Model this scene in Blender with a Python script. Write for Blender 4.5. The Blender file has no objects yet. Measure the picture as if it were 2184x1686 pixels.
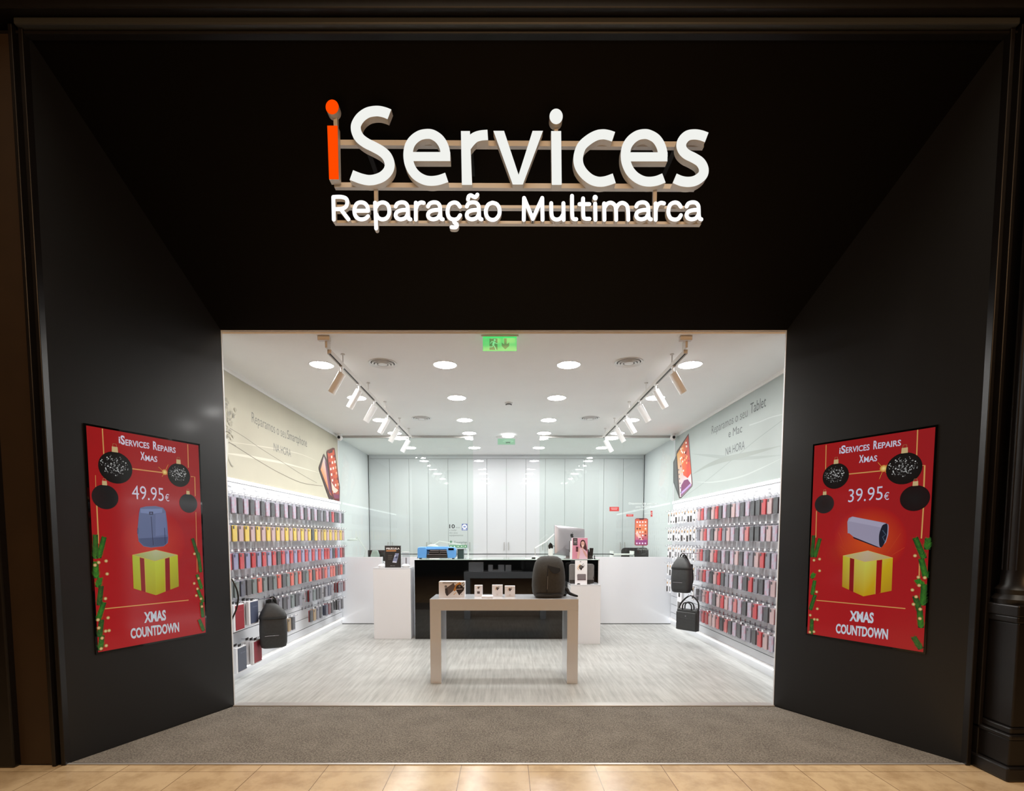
import bpy, bmesh, math, random
from mathutils import Vector, Matrix
random.seed(7)
R = math.radians
S = bpy.context.scene
COL = S.collection

# ------------------------------------------------------------------ camera, world, exposure
FPX, CXP, CYP, TILT, EYE = 1090.0, 1080.0, 1219.0, math.atan(.066), 1.5
cd = bpy.data.cameras.new('camera'); cam = bpy.data.objects.new('camera', cd); COL.objects.link(cam)
cam.location = (0, 0, EYE); cam.rotation_euler = (R(90) - TILT, 0, 0)
cd.sensor_width = 36; cd.sensor_fit = 'HORIZONTAL'; cd.lens = FPX / 2184 * 36
cd.shift_x = (1092 - CXP) / 2184; cd.shift_y = (CYP - 843) / 2184
cd.clip_start = .05; cd.clip_end = 100
S.camera = cam
w = bpy.data.worlds.new('world'); S.world = w; w.use_nodes = True
w.node_tree.nodes['Background'].inputs[0].default_value = (1.0, .72, .45, 1)
w.node_tree.nodes['Background'].inputs[1].default_value = .008
S.view_settings.view_transform = 'Standard'; S.view_settings.look = 'None'
S.view_settings.gamma = 1; S.view_settings.use_curve_mapping = False
S.view_settings.exposure = 0.0
S.cycles.use_denoising = True
S.cycles.max_bounces = 8; S.cycles.diffuse_bounces = 4; S.cycles.glossy_bounces = 4
S.cycles.transparent_max_bounces = 16; S.cycles.caustics_reflective = False; S.cycles.caustics_refractive = False
S.cycles.sample_clamp_indirect = 6

def area_light(name, loc, rot, sx, sy, power, color):
    l = bpy.data.lights.new(name, 'AREA'); l.shape = 'RECTANGLE'; l.size = sx; l.size_y = sy
    l.energy = power; l.color = color
    o = bpy.data.objects.new(name, l); COL.objects.link(o); o.location = loc; o.rotation_euler = rot
    return o
# the warm lamps of the mall: over the walkway and further back
area_light('mall_lamp_over_walkway', (0.3, 2.3, 6.4), (0, 0, 0), 7, 1.0, 80, (1, .88, .71)).data.spread = R(80)
area_light('mall_lamp_behind', (0.4, -5.5, 6.2), (R(57), 0, 0), 7, 2.0, 180, (1, .58, .28)).data.spread = R(120)
SPOT_W = 14.0
SIGN_E, DISC_E, LED_E = .92, 128.0, 3.6

# ------------------------------------------------------------------ where a ray through the picture meets a real surface
_fw = Vector((0, math.cos(TILT), -math.sin(TILT))); _up = Vector((0, math.sin(TILT), math.cos(TILT)))
EYEV = Vector((0, 0, EYE))
def _ray(px, py): return Vector((1, 0, 0)) * ((px - CXP) / FPX) + _up * ((CYP - py) / FPX) + _fw
def on_plane(px, py, p, n):
    r = _ray(px, py); return EYEV + r * ((Vector(p) - EYEV).dot(Vector(n)) / r.dot(Vector(n)))
def on_y(px, py, y): return on_plane(px, py, (0, y, 0), (0, 1, 0))
def on_x(px, py, x): return on_plane(px, py, (x, 0, 0), (1, 0, 0))
def on_z(px, py, z): return on_plane(px, py, (0, 0, z), (0, 0, 1))

# ------------------------------------------------------------------ materials
def lin(c):
    return tuple(((v / 255) / 12.92 if v / 255 <= .04045 else ((v / 255 + .055) / 1.055) ** 2.4) for v in c)
def mat(name, c, rough=.5, metal=0, spec=.5, emit=None, es=0, noise=0, nscale=30, bump=0, bscale=200, coat=0, stretch=(1, 1, 1), trans=None):
    m = bpy.data.materials.new(name); m.use_nodes = True; nt = m.node_tree; b = nt.nodes['Principled BSDF']
    c = lin(c)
    b.inputs['Base Color'].default_value = (*c, 1); b.inputs['Roughness'].default_value = rough
    b.inputs['Metallic'].default_value = metal; b.inputs['Specular IOR Level'].default_value = spec
    if coat: b.inputs['Coat Weight'].default_value = coat; b.inputs['Coat Roughness'].default_value = .05
    if emit: b.inputs['Emission Color'].default_value = (*lin(emit), 1); b.inputs['Emission Strength'].default_value = es
    if noise or bump:
        tc = nt.nodes.new('ShaderNodeTexCoord'); mp = nt.nodes.new('ShaderNodeMapping'); mp.inputs['Scale'].default_value = stretch
        nt.links.new(tc.outputs['Object'], mp.inputs['Vector'])
        if noise:
            n = nt.nodes.new('ShaderNodeTexNoise'); n.inputs['Scale'].default_value = nscale; n.inputs['Detail'].default_value = 5
            nt.links.new(mp.outputs[0], n.inputs['Vector'])
            r = nt.nodes.new('ShaderNodeValToRGB')
            r.color_ramp.elements[0].position = .3; r.color_ramp.elements[1].position = .7
            r.color_ramp.elements[0].color = (*[v * (1 - noise) for v in c], 1)
            r.color_ramp.elements[1].color = (*[min(1, v * (1 + noise)) for v in c], 1)
            nt.links.new(n.outputs['Fac'], r.inputs[0]); nt.links.new(r.outputs[0], b.inputs['Base Color'])
        if bump:
            n = nt.nodes.new('ShaderNodeTexNoise'); n.inputs['Scale'].default_value = bscale
            nt.links.new(mp.outputs[0], n.inputs['Vector'])
            bp = nt.nodes.new('ShaderNodeBump'); bp.inputs['Strength'].default_value = bump; bp.inputs['Distance'].default_value = .002
            nt.links.new(n.outputs['Fac'], bp.inputs['Height']); nt.links.new(bp.outputs[0], b.inputs['Normal'])
    return m
def emis(name, c, s):
    m = bpy.data.materials.new(name); m.use_nodes = True; nt = m.node_tree
    for n in list(nt.nodes):
        if n.type != 'OUTPUT_MATERIAL': nt.nodes.remove(n)
    e = nt.nodes.new('ShaderNodeEmission'); e.inputs[0].default_value = (*lin(c), 1); e.inputs[1].default_value = s
    nt.links.new(e.outputs[0], nt.nodes['Material Output'].inputs[0]); return m
def clear(name, tint, ior=1.5, rough=0.0, white=0.0):
    m = bpy.data.materials.new(name); m.use_nodes = True; nt = m.node_tree
    for n in list(nt.nodes):
        if n.type != 'OUTPUT_MATERIAL': nt.nodes.remove(n)
    t = nt.nodes.new('ShaderNodeBsdfTransparent'); t.inputs[0].default_value = (*tint, 1)
    g = nt.nodes.new('ShaderNodeBsdfGlossy'); g.inputs['Roughness'].default_value = rough
    f = nt.nodes.new('ShaderNodeFresnel'); ge = nt.nodes.new('ShaderNodeNewGeometry')   # thin sheet: same from both sides
    ma = nt.nodes.new('ShaderNodeMath'); ma.operation = 'MULTIPLY_ADD'; ma.inputs[1].default_value = 1 / ior - ior; ma.inputs[2].default_value = ior
    nt.links.new(ge.outputs['Backfacing'], ma.inputs[0]); nt.links.new(ma.outputs[0], f.inputs[0])
    mx = nt.nodes.new('ShaderNodeMixShader')
    nt.links.new(f.outputs[0], mx.inputs[0]); nt.links.new(t.outputs[0], mx.inputs[1]); nt.links.new(g.outputs[0], mx.inputs[2])
    out = mx
    if white:
        d = nt.nodes.new('ShaderNodeBsdfDiffuse'); d.inputs[0].default_value = (.85, .85, .9, 1)
        m2 = nt.nodes.new('ShaderNodeMixShader'); m2.inputs[0].default_value = white
        nt.links.new(mx.outputs[0], m2.inputs[1]); nt.links.new(d.outputs[0], m2.inputs[2]); out = m2
    nt.links.new(out.outputs[0], nt.nodes['Material Output'].inputs[0]); return m
def art_mat(name, glow=0, rough=.5):
    m = bpy.data.materials.new(name); m.use_nodes = True; nt = m.node_tree; b = nt.nodes['Principled BSDF']
    a = nt.nodes.new('ShaderNodeAttribute'); a.attribute_name = 'Col'
    b.inputs['Roughness'].default_value = rough
    if glow:
        b.inputs['Base Color'].default_value = (.01, .01, .01, 1)
        nt.links.new(a.outputs['Color'], b.inputs['Emission Color']); b.inputs['Emission Strength'].default_value = glow
    else: nt.links.new(a.outputs['Color'], b.inputs['Base Color'])
    return m

M = {}
M['ceiling'] = mat('ceiling_paint', (242, 241, 240), .9, noise=.01, nscale=3)
M['white'] = mat('white_paint', (224, 226, 230), .55)
M['whitegloss'] = mat('white_lacquer', (222, 226, 232), .12, coat=.5)
M['cabinet'] = mat('white_cabinet_lacquer', (210, 212, 216), .025, coat=.3)
M['cabinet'].node_tree.nodes['Principled BSDF'].inputs['Coat Roughness'].default_value = .02
M['gap'] = mat('dark_joint', (70, 74, 76), .8)
M['joint'] = mat('grey_joint', (120, 124, 126), .7)
M['slat'] = mat('white_slatwall', (218, 221, 227), .35)
M['facade'] = mat('black_facade_panel', (21, 22, 24), .42, spec=.48, coat=.16)
M['facade'].node_tree.nodes['Principled BSDF'].inputs['Coat Roughness'].default_value = .13
M['fascia'] = mat('black_fascia_panel', (5, 4, 4), .45, spec=.12)
M['iron'] = mat('dark_painted_iron', (22, 19, 18), .36, spec=.4, noise=.15, nscale=12)
M['brown'] = mat('brown_painted_pilaster', (48, 34, 19), .5, noise=.12, nscale=4)
M['steel'] = mat('brushed_steel', (190, 187, 184), .4, metal=.6, noise=.1, nscale=30, stretch=(1, 20, 20))
M['chrome'] = mat('chrome_wire', (205, 205, 210), .2, metal=1)
M['plasticwhite'] = mat('white_plastic', (235, 235, 235), .35)
M['black'] = mat('black_plastic', (16, 16, 17), .4)
M['blackgloss'] = mat('black_glass_panel', (6, 7, 8), .03, spec=.6)
M['mattdark'] = mat('dark_card', (34, 31, 30), .5)
M['glass'] = clear('partition_glass', (.955, .99, .968), 1.5)
M['blister'] = clear('clear_plastic_pack', (.93, .93, .97), 1.45, .08, .07)
M['acrylic'] = clear('clear_acrylic', (.93, .94, .96), 1.45, .03, .1)
M['disc'] = emis('lamp_disc', (255, 253, 250), DISC_E)
M['led'] = emis('led_strip', (255, 255, 255), LED_E)
M['signface'] = emis('sign_face_white', (250, 251, 246), SIGN_E)
M['signface2'] = emis('sign_face_bright', (255, 255, 255), 1.35)
M['signorange'] = emis('sign_face_orange', (255, 74, 0), 1.0)
M['signside'] = mat('sign_return_paint', (236, 236, 236), .6, emit=(196, 180, 158), es=0)
M['exitface'] = emis('exit_green', (70, 236, 120), 1.0)
M['art'] = art_mat('printed_colours')
M['artgloss'] = art_mat('printed_gloss', rough=.2)
M['screen'] = art_mat('screen_picture', glow=.7, rough=.1)
M['leather'] = mat('dark_grey_leather', (50, 52, 53), .5, bump=.25, bscale=350, noise=.12, nscale=40)
M['fabric'] = mat('charcoal_fabric', (62, 62, 60), .8, bump=.3, bscale=500, noise=.12, nscale=60)
M['fabricdark'] = mat('black_fabric', (20, 20, 21), .8)
M['greyfelt'] = mat('grey_felt', (112, 110, 110), .9, noise=.15, nscale=80, stretch=(1, 1, .2))
M['alu'] = mat('silver_aluminium', (150, 148, 152), .36, metal=.6)
M['blue'] = mat('sky_blue_plastic', (98, 160, 226), .3)
M['bluedark'] = mat('mid_blue_plastic', (60, 118, 190), .35)
M['green'] = mat('dark_green_card', (38, 62, 60), .5)
M['lampwhite'] = mat('lamp_enamel', (222, 226, 226), .35)
M['track'] = mat('track_grey_white', (214, 210, 206), .4)
M['ticket'] = mat('white_ticket', (240, 240, 244), .4)

# shop floor: pale grey streaked boards running away from the door
def floor_mat():
    m = bpy.data.materials.new('grey_streaked_boards'); m.use_nodes = True; nt = m.node_tree; b = nt.nodes['Principled BSDF']
    tc = nt.nodes.new('ShaderNodeTexCoord')
    def noise(sc, sx, sy, det=6):
        mp = nt.nodes.new('ShaderNodeMapping'); mp.inputs['Scale'].default_value = (sx, sy, 1)
        nt.links.new(tc.outputs['Object'], mp.inputs[0])
        n = nt.nodes.new('ShaderNodeTexNoise'); n.inputs['Scale'].default_value = sc; n.inputs['Detail'].default_value = det
        nt.links.new(mp.outputs[0], n.inputs['Vector']); return n
    a = noise(9, 3.6, .22); c = noise(3, .5, 1.3, 3); f = noise(40, 2.6, .12, 4)
    ad = nt.nodes.new('ShaderNodeMath'); ad.operation = 'MULTIPLY_ADD'; ad.inputs[1].default_value = .35
    nt.links.new(c.outputs['Fac'], ad.inputs[0]); nt.links.new(a.outputs['Fac'], ad.inputs[2])
    ad2 = nt.nodes.new('ShaderNodeMath'); ad2.operation = 'MULTIPLY_ADD'; ad2.inputs[1].default_value = .3
    nt.links.new(f.outputs['Fac'], ad2.inputs[0]); nt.links.new(ad.outputs[0], ad2.inputs[2])
    r = nt.nodes.new('ShaderNodeValToRGB'); e = r.color_ramp.elements
    e[0].position = .62; e[0].color = (*lin((154, 155, 152)), 1); e[1].position = 1.02; e[1].color = (*lin((186, 187, 184)), 1)
    nt.links.new(ad2.outputs[0], r.inputs[0]); nt.links.new(r.outputs[0], b.inputs['Base Color'])
    b.inputs['Roughness'].default_value = .38
    return m
def carpet_mat():
    m = bpy.data.materials.new('brown_grey_carpet'); m.use_nodes = True; nt = m.node_tree; b = nt.nodes['Principled BSDF']
    tc = nt.nodes.new('ShaderNodeTexCoord')
    n = nt.nodes.new('ShaderNodeTexNoise'); n.inputs['Scale'].default_value = 90; n.inputs['Detail'].default_value = 3
    n2 = nt.nodes.new('ShaderNodeTexNoise'); n2.inputs['Scale'].default_value = 4
    nt.links.new(tc.outputs['Object'], n.inputs['Vector']); nt.links.new(tc.outputs['Object'], n2.inputs['Vector'])
    ad = nt.nodes.new('ShaderNodeMath'); ad.operation = 'MULTIPLY_ADD'; ad.inputs[1].default_value = .25
    nt.links.new(n2.outputs['Fac'], ad.inputs[0]); nt.links.new(n.outputs['Fac'], ad.inputs[2])
    r = nt.nodes.new('ShaderNodeValToRGB'); e = r.color_ramp.elements
    e[0].position = .45; e[0].color = (*lin((90, 85, 79)), 1); e[1].position = .8; e[1].color = (*lin((134, 128, 120)), 1)
    nt.links.new(ad.outputs[0], r.inputs[0]); nt.links.new(r.outputs[0], b.inputs['Base Color'])
    b.inputs['Roughness'].default_value = .95; b.inputs['Specular IOR Level'].default_value = .1
    bp = nt.nodes.new('ShaderNodeBump'); bp.inputs['Strength'].default_value = .6; bp.inputs['Distance'].default_value = .004
    nt.links.new(n.outputs['Fac'], bp.inputs['Height']); nt.links.new(bp.outputs[0], b.inputs['Normal'])
    return m
def tile_mat():
    m = bpy.data.materials.new('beige_stone_tiles'); m.use_nodes = True; nt = m.node_tree; b = nt.nodes['Principled BSDF']
    tc = nt.nodes.new('ShaderNodeTexCoord')
    mp = nt.nodes.new('ShaderNodeMapping'); mp.inputs['Location'].default_value = (.297 + .44 * 20, -3.2 + .9 * 20, 0)
    nt.links.new(tc.outputs['Object'], mp.inputs[0])
    br = nt.nodes.new('ShaderNodeTexBrick'); br.offset = 0; br.squash = 1
    br.inputs['Scale'].default_value = 1; br.inputs['Brick Width'].default_value = .44; br.inputs['Row Height'].default_value = .9
    br.inputs['Mortar Size'].default_value = .0022; br.inputs['Mortar Smooth'].default_value = .1
    br.inputs['Color1'].default_value = (*lin((206, 182, 146)), 1); br.inputs['Color2'].default_value = (*lin((192, 166, 130)), 1)
    br.inputs['Mortar'].default_value = (*lin((112, 88, 62)), 1)
    nt.links.new(mp.outputs[0], br.inputs['Vector'])
    n = nt.nodes.new('ShaderNodeTexNoise'); n.inputs['Scale'].default_value = 5; n.inputs['Detail'].default_value = 8; n.inputs['Roughness'].default_value = .65
    nt.links.new(tc.outputs['Object'], n.inputs['Vector'])
    r = nt.nodes.new('ShaderNodeValToRGB'); e = r.color_ramp.elements
    e[0].position = .36; e[0].color = (.55, .47, .38, 1); e[1].position = .56; e[1].color = (1, 1, 1, 1)
    nt.links.new(n.outputs['Fac'], r.inputs[0])
    mx = nt.nodes.new('ShaderNodeMix'); mx.data_type = 'RGBA'; mx.blend_type = 'MULTIPLY'; mx.inputs['Factor'].default_value = .55
    nt.links.new(br.outputs['Color'], mx.inputs[6]); nt.links.new(r.outputs[0], mx.inputs[7])
    nt.links.new(mx.outputs[2], b.inputs['Base Color']); b.inputs['Roughness'].default_value = .22
    return m
M['floor'] = floor_mat(); M['carpet'] = carpet_mat(); M['tile'] = tile_mat()

# ------------------------------------------------------------------ mesh helpers (everything is drawn in world coordinates)
def wloc(o):
    v = Vector((0, 0, 0))
    while o: v += o.location; o = o.parent
    return v
class MB:
    def __init__(s): s.v = []; s.f = []; s.mi = []; s.cols = []; s.T = Matrix.Identity(4)
    def add(s, vs, fs, m=0):
        o = len(s.v); s.v += [tuple(s.T @ Vector(p)) for p in vs]; s.f += [tuple(i + o for i in f) for f in fs]; s.mi += [m] * len(fs); return s
    def box(s, x0, x1, y0, y1, z0, z1, m=0):
        vs = [(x, y, z) for z in (z0, z1) for y in (y0, y1) for x in (x0, x1)]
        return s.add(vs, [(0, 2, 3, 1), (4, 5, 7, 6), (0, 1, 5, 4), (2, 6, 7, 3), (0, 4, 6, 2), (1, 3, 7, 5)], m)
    def prism(s, pts, d, m=0, mside=None):
        n = len(pts); d = Vector(d); pts = [Vector(p) for p in pts]
        nrm = Vector((0, 0, 0))
        for i in range(n): nrm += pts[i].cross(pts[(i + 1) % n])
        if nrm.dot(d) > 0: pts.reverse()
        vs = pts + [p + d for p in pts]
        s.add(vs, [tuple(range(n))], m)
        o = len(s.v) - 2 * n
        fs = [tuple(reversed(range(n, 2 * n)))] + [(i, i + n, (i + 1) % n + n, (i + 1) % n) for i in range(n)]
        s.f += [tuple(i + o for i in f) for f in fs]; s.mi += [m if mside is None else mside] * len(fs); return s
    def rings(s, rs, m=0, cap0=True, cap1=True, close=True):
        n = len(rs[0]); vs = [p for r in rs for p in r]; fs = []
        for k in range(len(rs) - 1):
            for i in range(n if close else n - 1):
                j = (i + 1) % n; fs.append((k * n + i, k * n + j, (k + 1) * n + j, (k + 1) * n + i))
        if cap0: fs.append(tuple(reversed(range(n))))
        if cap1: fs.append(tuple((len(rs) - 1) * n + i for i in range(n)))
        return s.add(vs, fs, m)
    def tube(s, path, r, n=8, m=0):
        path = [Vector(p) for p in path]; rr = r if isinstance(r, (list, tuple)) else [r] * len(path); rs = []; u = None
        for i, p in enumerate(path):
            t = (path[min(i + 1, len(path) - 1)] - path[max(i - 1, 0)]).normalized()
            if u is None: u = t.orthogonal().normalized()
            u = (u - t * u.dot(t)).normalized(); v = t.cross(u)
            rs.append([p + (u * math.cos(a) + v * math.sin(a)) * rr[i] for a in [2 * math.pi * k / n for k in range(n)]])
        return s.rings(rs, m)
    def lathe(s, prof, c=(0, 0, 0), n=24, m=0, ax='z'):
        rs = []
        for r, h in prof:
            ring = []
            for k in range(n):
                a = 2 * math.pi * k / n; p = (r * math.cos(a), r * math.sin(a), h)
                if ax == 'y': p = (p[0], p[2], -p[1])
                ring.append((c[0] + p[0], c[1] + p[1], c[2] + p[2]))
            rs.append(ring)
        return s.rings(rs, m)
    def loft(s, secs, e=3.0, n=28, m=0):
        # secs: (x, y, z, half width x, half depth y)
        rs = []
        for sec in secs:
            x, y, z, a, b = sec[:5]; ee = sec[5] if len(sec) > 5 else e; ring = []
            for k in range(n):
                t = 2 * math.pi * k / n; c_, s_ = math.cos(t), math.sin(t)
                ring.append((x + a * math.copysign(abs(c_) ** (2 / ee), c_), y + b * math.copysign(abs(s_) ** (2 / ee), s_), z))
            rs.append(ring)
        return s.rings(rs, m)
    def build(s, name, mats, parent=None, loc=None, smooth=False, bevel=0, seg=2):
        if not isinstance(mats, (list, tuple)): mats = [mats]
        me = bpy.data.meshes.new(name)
        if parent: base = wloc(parent); ol = Vector((0, 0, 0))
        else:
            if loc is None:
                xs = [p[0] for p in s.v]; ys = [p[1] for p in s.v]; zs = [p[2] for p in s.v]
                loc = ((min(xs) + max(xs)) / 2, (min(ys) + max(ys)) / 2, min(zs))
            base = Vector(loc); ol = Vector(loc)
        me.from_pydata([tuple(Vector(p) - base) for p in s.v], [], s.f)
        for m in mats: me.materials.append(m)
        me.polygons.foreach_set('material_index', s.mi)
        if s.cols:
            ca = me.color_attributes.new('Col', 'FLOAT_COLOR', 'CORNER'); i = 0; flat = []
            for k, f in enumerate(s.f):
                c = s.cols[k]
                for q in range(len(f)):
                    cc = c[q] if isinstance(c[0], tuple) else c
                    flat += [*cc, 1.0]
            ca.data.foreach_set('color', flat)
        me.update()
        if smooth:
            me.polygons.foreach_set('use_smooth', [True] * len(me.polygons))
        me.validate()
        o = bpy.data.objects.new(name, me); COL.objects.link(o); o.location = ol
        if parent: o.parent = parent
        if smooth and smooth != 'all':
            try: me.set_sharp_from_angle(angle=R(40))
            except Exception: pass
        if bevel:
            b = o.modifiers.new('bevel', 'BEVEL'); b.width = bevel; b.segments = seg; b.limit_method = 'ANGLE'; b.angle_limit = R(35)
        return o
def tag(o, label=None, cat=None, group=None, kind=None):
    if label: o['label'] = label
    if cat: o['category'] = cat
    if group: o['group'] = group
    if kind: o['kind'] = kind
    return o
def thing(name, label, cat, loc, group=None):
    o = bpy.data.objects.new(name, None); COL.objects.link(o); o.location = loc; o.empty_display_size = .1
    return tag(o, label, cat, group)
def struct(o): o['kind'] = 'structure'; return o
def copy_tree(o, parent=None, loc=None, rz=None):
    c = o.copy(); COL.objects.link(c); c.parent = parent
    if loc is not None: c.location = loc
    if rz is not None: c.rotation_euler = (0, 0, rz)
    for ch in [x for x in KIDS.get(o.name, [])]: copy_tree(ch, c)
    return c
KIDS = {}
def kids(root, *chs): KIDS[root.name] = list(chs)

# flat printed or shown pictures: coloured shapes laid on a real plane
_gl = {}
def glyphs(txt, bold=0.0, font=None):
    k = (txt, bold)
    if k in _gl: return _gl[k]
    c = bpy.data.curves.new('t', 'FONT'); c.body = txt; c.size = 1; c.offset = bold; c.resolution_u = 3
    o = bpy.data.objects.new('t', c); COL.objects.link(o)
    dg = bpy.context.evaluated_depsgraph_get(); dg.update()
    me = o.evaluated_get(dg).to_mesh()
    vs = [(v.co.x, v.co.y) for v in me.vertices]; fs = [tuple(p.vertices) for p in me.polygons]
    o.evaluated_get(dg).to_mesh_clear()
    bpy.data.objects.remove(o); bpy.data.curves.remove(c)
    _gl[k] = (vs, fs); return _gl[k]
class Art:
    def __init__(s, p, n, lift=.0012, step=.00025, f=lambda u, v: (u, v)):
        s.p = Vector(p); s.n = Vector(n).normalized(); s.h = lift; s.step = step; s.mb = MB(); s.f = f
    def pt(s, q):
        if len(q) == 3: return Vector(q)
        x, y = s.f(*q); return on_plane(x, y, s.p, s.n)
    def _add(s, vs, fs, cols):
        s.h += s.step; off = s.n * s.h
        vs = [v + off for v in vs]
        # faces towards the normal
        out = []; co = []
        for k, f in enumerate(fs):
            a = Vector((0, 0, 0))
            for i in range(len(f)): a += (vs[f[i]] - vs[f[0]]).cross(vs[f[(i + 1) % len(f)]] - vs[f[0]])
            c = cols[k]
            if a.dot(s.n) < 0: f = tuple(reversed(f)); c = tuple(reversed(c)) if isinstance(c[0], tuple) else c
            out.append(f); co.append(c)
        s.mb.add(vs, out); s.mb.cols += co
    def poly(s, pts, c, cs=None):
        vs = [s.pt(q) for q in pts]
        s._add(vs, [tuple(range(len(vs)))], [tuple(lin(k) for k in cs) if cs else lin(c)]); return s
    def line(s, pts, w, c, taper=False):
        P = [s.pt(q) for q in pts]; vs = []
        for i, p in enumerate(P):
            t = (P[min(i + 1, len(P) - 1)] - P[max(0, i - 1)]).normalized(); u = t.cross(s.n)
            k = w / 2 * (1 if not taper else max(.12, math.sin(math.pi * (i + .3) / (len(P) - .4))))
            vs += [p + u * k, p - u * k]
        s._add(vs, [(2 * i, 2 * i + 1, 2 * i + 3, 2 * i + 2) for i in range(len(P) - 1)], [lin(c)] * (len(P) - 1)); return s
    def disc(s, c, r, col, edge=None, ry=None, n=24):
        c = s.pt(c); ex = s.n.cross(Vector((0, 0, 1))).normalized() * -1; ez = Vector((0, 0, 1)) if abs(s.n.z) < .9 else Vector((0, 1, 0))
        if abs(s.n.z) >= .9: ex = Vector((1, 0, 0))
        ry = ry or r
        vs = [c] + [c + ex * r * math.cos(2 * math.pi * k / n) + ez * ry * math.sin(2 * math.pi * k / n) for k in range(n)]
        e = edge or col
        s._add(vs, [(0, 1 + k, 1 + (k + 1) % n) for k in range(n)], [(lin(col), lin(e), lin(e))] * n); return s
    def rect(s, a, b, c):
        # a bottom-left, b top-right in the picture
        return s.poly([a, (b[0], a[1]), b, (a[0], b[1])], c)
    def text(s, t, bl, br, h, c, bold=0.0, shrink=1.0):
        # bl, br: ends of the base line; h: letter height in metres
        vs, fs = glyphs(t, bold); A, B = s.pt(bl), s.pt(br)
        x0 = min(v[0] for v in vs); x1 = max(v[0] for v in vs); y1 = max(v[1] for v in vs)
        ux = (B - A) / (x1 - x0); uz = (Vector((0, 0, 1)) if abs(s.n.z) < .9 else Vector((0, 1, 0))) * (h / y1)
        V = [A + ux * (v[0] - x0) + uz * v[1] for v in vs]
        s._add(V, fs, [lin(c)] * len(fs)); return s
    def build(s, name, parent=None, m='art', **k): return s.mb.build(name, M[m], parent, **k)
def smoothline(pts, k=6):
    P = [Vector((*p, 0)) if len(p) == 2 else Vector(p) for p in pts]; out = []
    for i in range(len(P) - 1):
        a, b, c, d = P[max(i - 1, 0)], P[i], P[i + 1], P[min(i + 2, len(P) - 1)]
        for j in range(k):
            t = j / k
            out.append(.5 * ((2 * b) + (c - a) * t + (2 * a - 5 * b + 4 * c - d) * t * t + (-a + 3 * b - 3 * c + d) * t ** 3))
    out.append(P[-1]); return [tuple(q)[:len(pts[0])] for q in out]

# ------------------------------------------------------------------ sizes of the place
YF, YO, YG, YB = 3.33, 4.49, 8.87, 10.9          # front frame, shop opening, glass partition, back cabinets
FX0, FX1, FZ = -2.915, 3.04, 4.555               # front frame
OX0, OX1, OZ = -2.44, 2.396, 3.272               # opening
WX, CZ = 2.9, 3.25                               # inner walls, ceiling

# ------------------------------------------------------------------ the setting
struct(MB().box(-WX - .3, WX + .3, YO - .0, YB + .5, -.1, 0).build('floor', M['floor'], loc=(0, 0, 0)))
struct(MB().box(-9, 9, -8, YF - .035, -.1, 0).build('floor_walkway', M['tile'], loc=(0, 0, 0)))
struct(MB().box(-WX - .1, WX + .1, YO + .022, YB + .5, CZ, CZ + .1).build('ceiling', M['ceiling'], loc=(0, 0, 0)))
struct(MB().box(-WX - .14, -WX - .022, YO + .022, YB + .5, 0, CZ).build('wall_left', M['white']))
struct(MB().box(WX + .022, WX + .14, YO + .022, YB + .5, 0, CZ).build('wall_right', M['white']))
struct(MB().box(-WX - .12, WX + .12, YB + .5, YB + .6, 0, CZ).build('wall_back', M['white']))
# inner faces of the front wall beside the opening
struct(MB().box(-WX - .1, OX0 - .012, YO + .004, YO + .022, 0, CZ).box(OX1 + .012, WX + .1, YO + .004, YO + .022, 0, CZ)
       .build('wall_front', M['white']))
# splayed black surround
MBl = MB().prism([(FX0, YF, 0), (OX0, YO, 0), (OX0, YO + .02, 0), (FX0 - .25, YO + .02, 0), (FX0 - .25, YF, 0)], (0, 0, .001))
def splay(x0, x1, name):
    sgn = -1 if x0 < 0 else 1
    m = MB()
    # face (quad) with thickness outward
    a, b, c, d = (x0, YF, 0), (x1, YO, 0), (x1, YO, OZ), (x0, YF, FZ)
    o = Vector((sgn * .08, 0, 0))
    m.prism([a, b, c, d], o)
    return struct(m.build(name, M['facade']))
splay(FX0, OX0, 'wall_entrance_left'); splay(FX1, OX1, 'wall_entrance_right')
struct(MB().prism([(FX0, YF, FZ), (FX1, YF, FZ), (OX1, YO, OZ), (OX0, YO, OZ)], (0, .06, .12)).build('wall_fascia', M['fascia']))
# thin white edge of the opening
struct(MB().box(OX0 - .012, OX0 + .002, YO + .003, YO + .022, 0, OZ).box(OX1 - .002, OX1 + .012, YO + .003, YO + .022, 0, OZ)
       .box(OX0 - .012, OX1 + .012, YO + .004, YO + .022, OZ - .004, OZ + .02).build('trim_1', M['white']))
# frame mouldings left, right and above
def profile_post(x, s, name, z1):
    m = MB()
    m.box(min(x, x - s * .028), max(x, x - s * .028), YF - .045, YF + .02, 0, z1)
    m.box(min(x - s * .028, x - s * .05), max(x - s * .028, x - s * .05), YF - .02, YF + .02, 0, z1)
    m.box(min(x - s * .05, x - s * .075), max(x - s * .05, x - s * .075), YF - .06, YF + .02, 0, z1)
    struct(m.build(name, M['iron'], bevel=.004))
profile_post(FX0, 1, 'trim_2', FZ + .02); profile_post(FX1, -1, 'trim_3', FZ + .02)
m = MB()
m.box(-3.6, 3.7, YF - .035, YF + .02, FZ - .012, FZ + .006)
struct(MB().box(FX0 - .03, FX1 + .03, YF - .07, YF + .02, FZ + .008, FZ + .05).build('trim_11', mat('sign_lightened_ledge', (62, 64, 64), .3, spec=.6), bevel=.008))  # ledge painted lighter than the frame to stand in for reflected sign light
m.box(-3.6, 3.7, YF - .12, YF + .02, FZ + .05, FZ + .19)
m.box(-3.6, 3.7, YF - .2, YF + .02, FZ + .19, FZ + .8)
struct(m.build('trim_4', M['iron'], bevel=.006))
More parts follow.
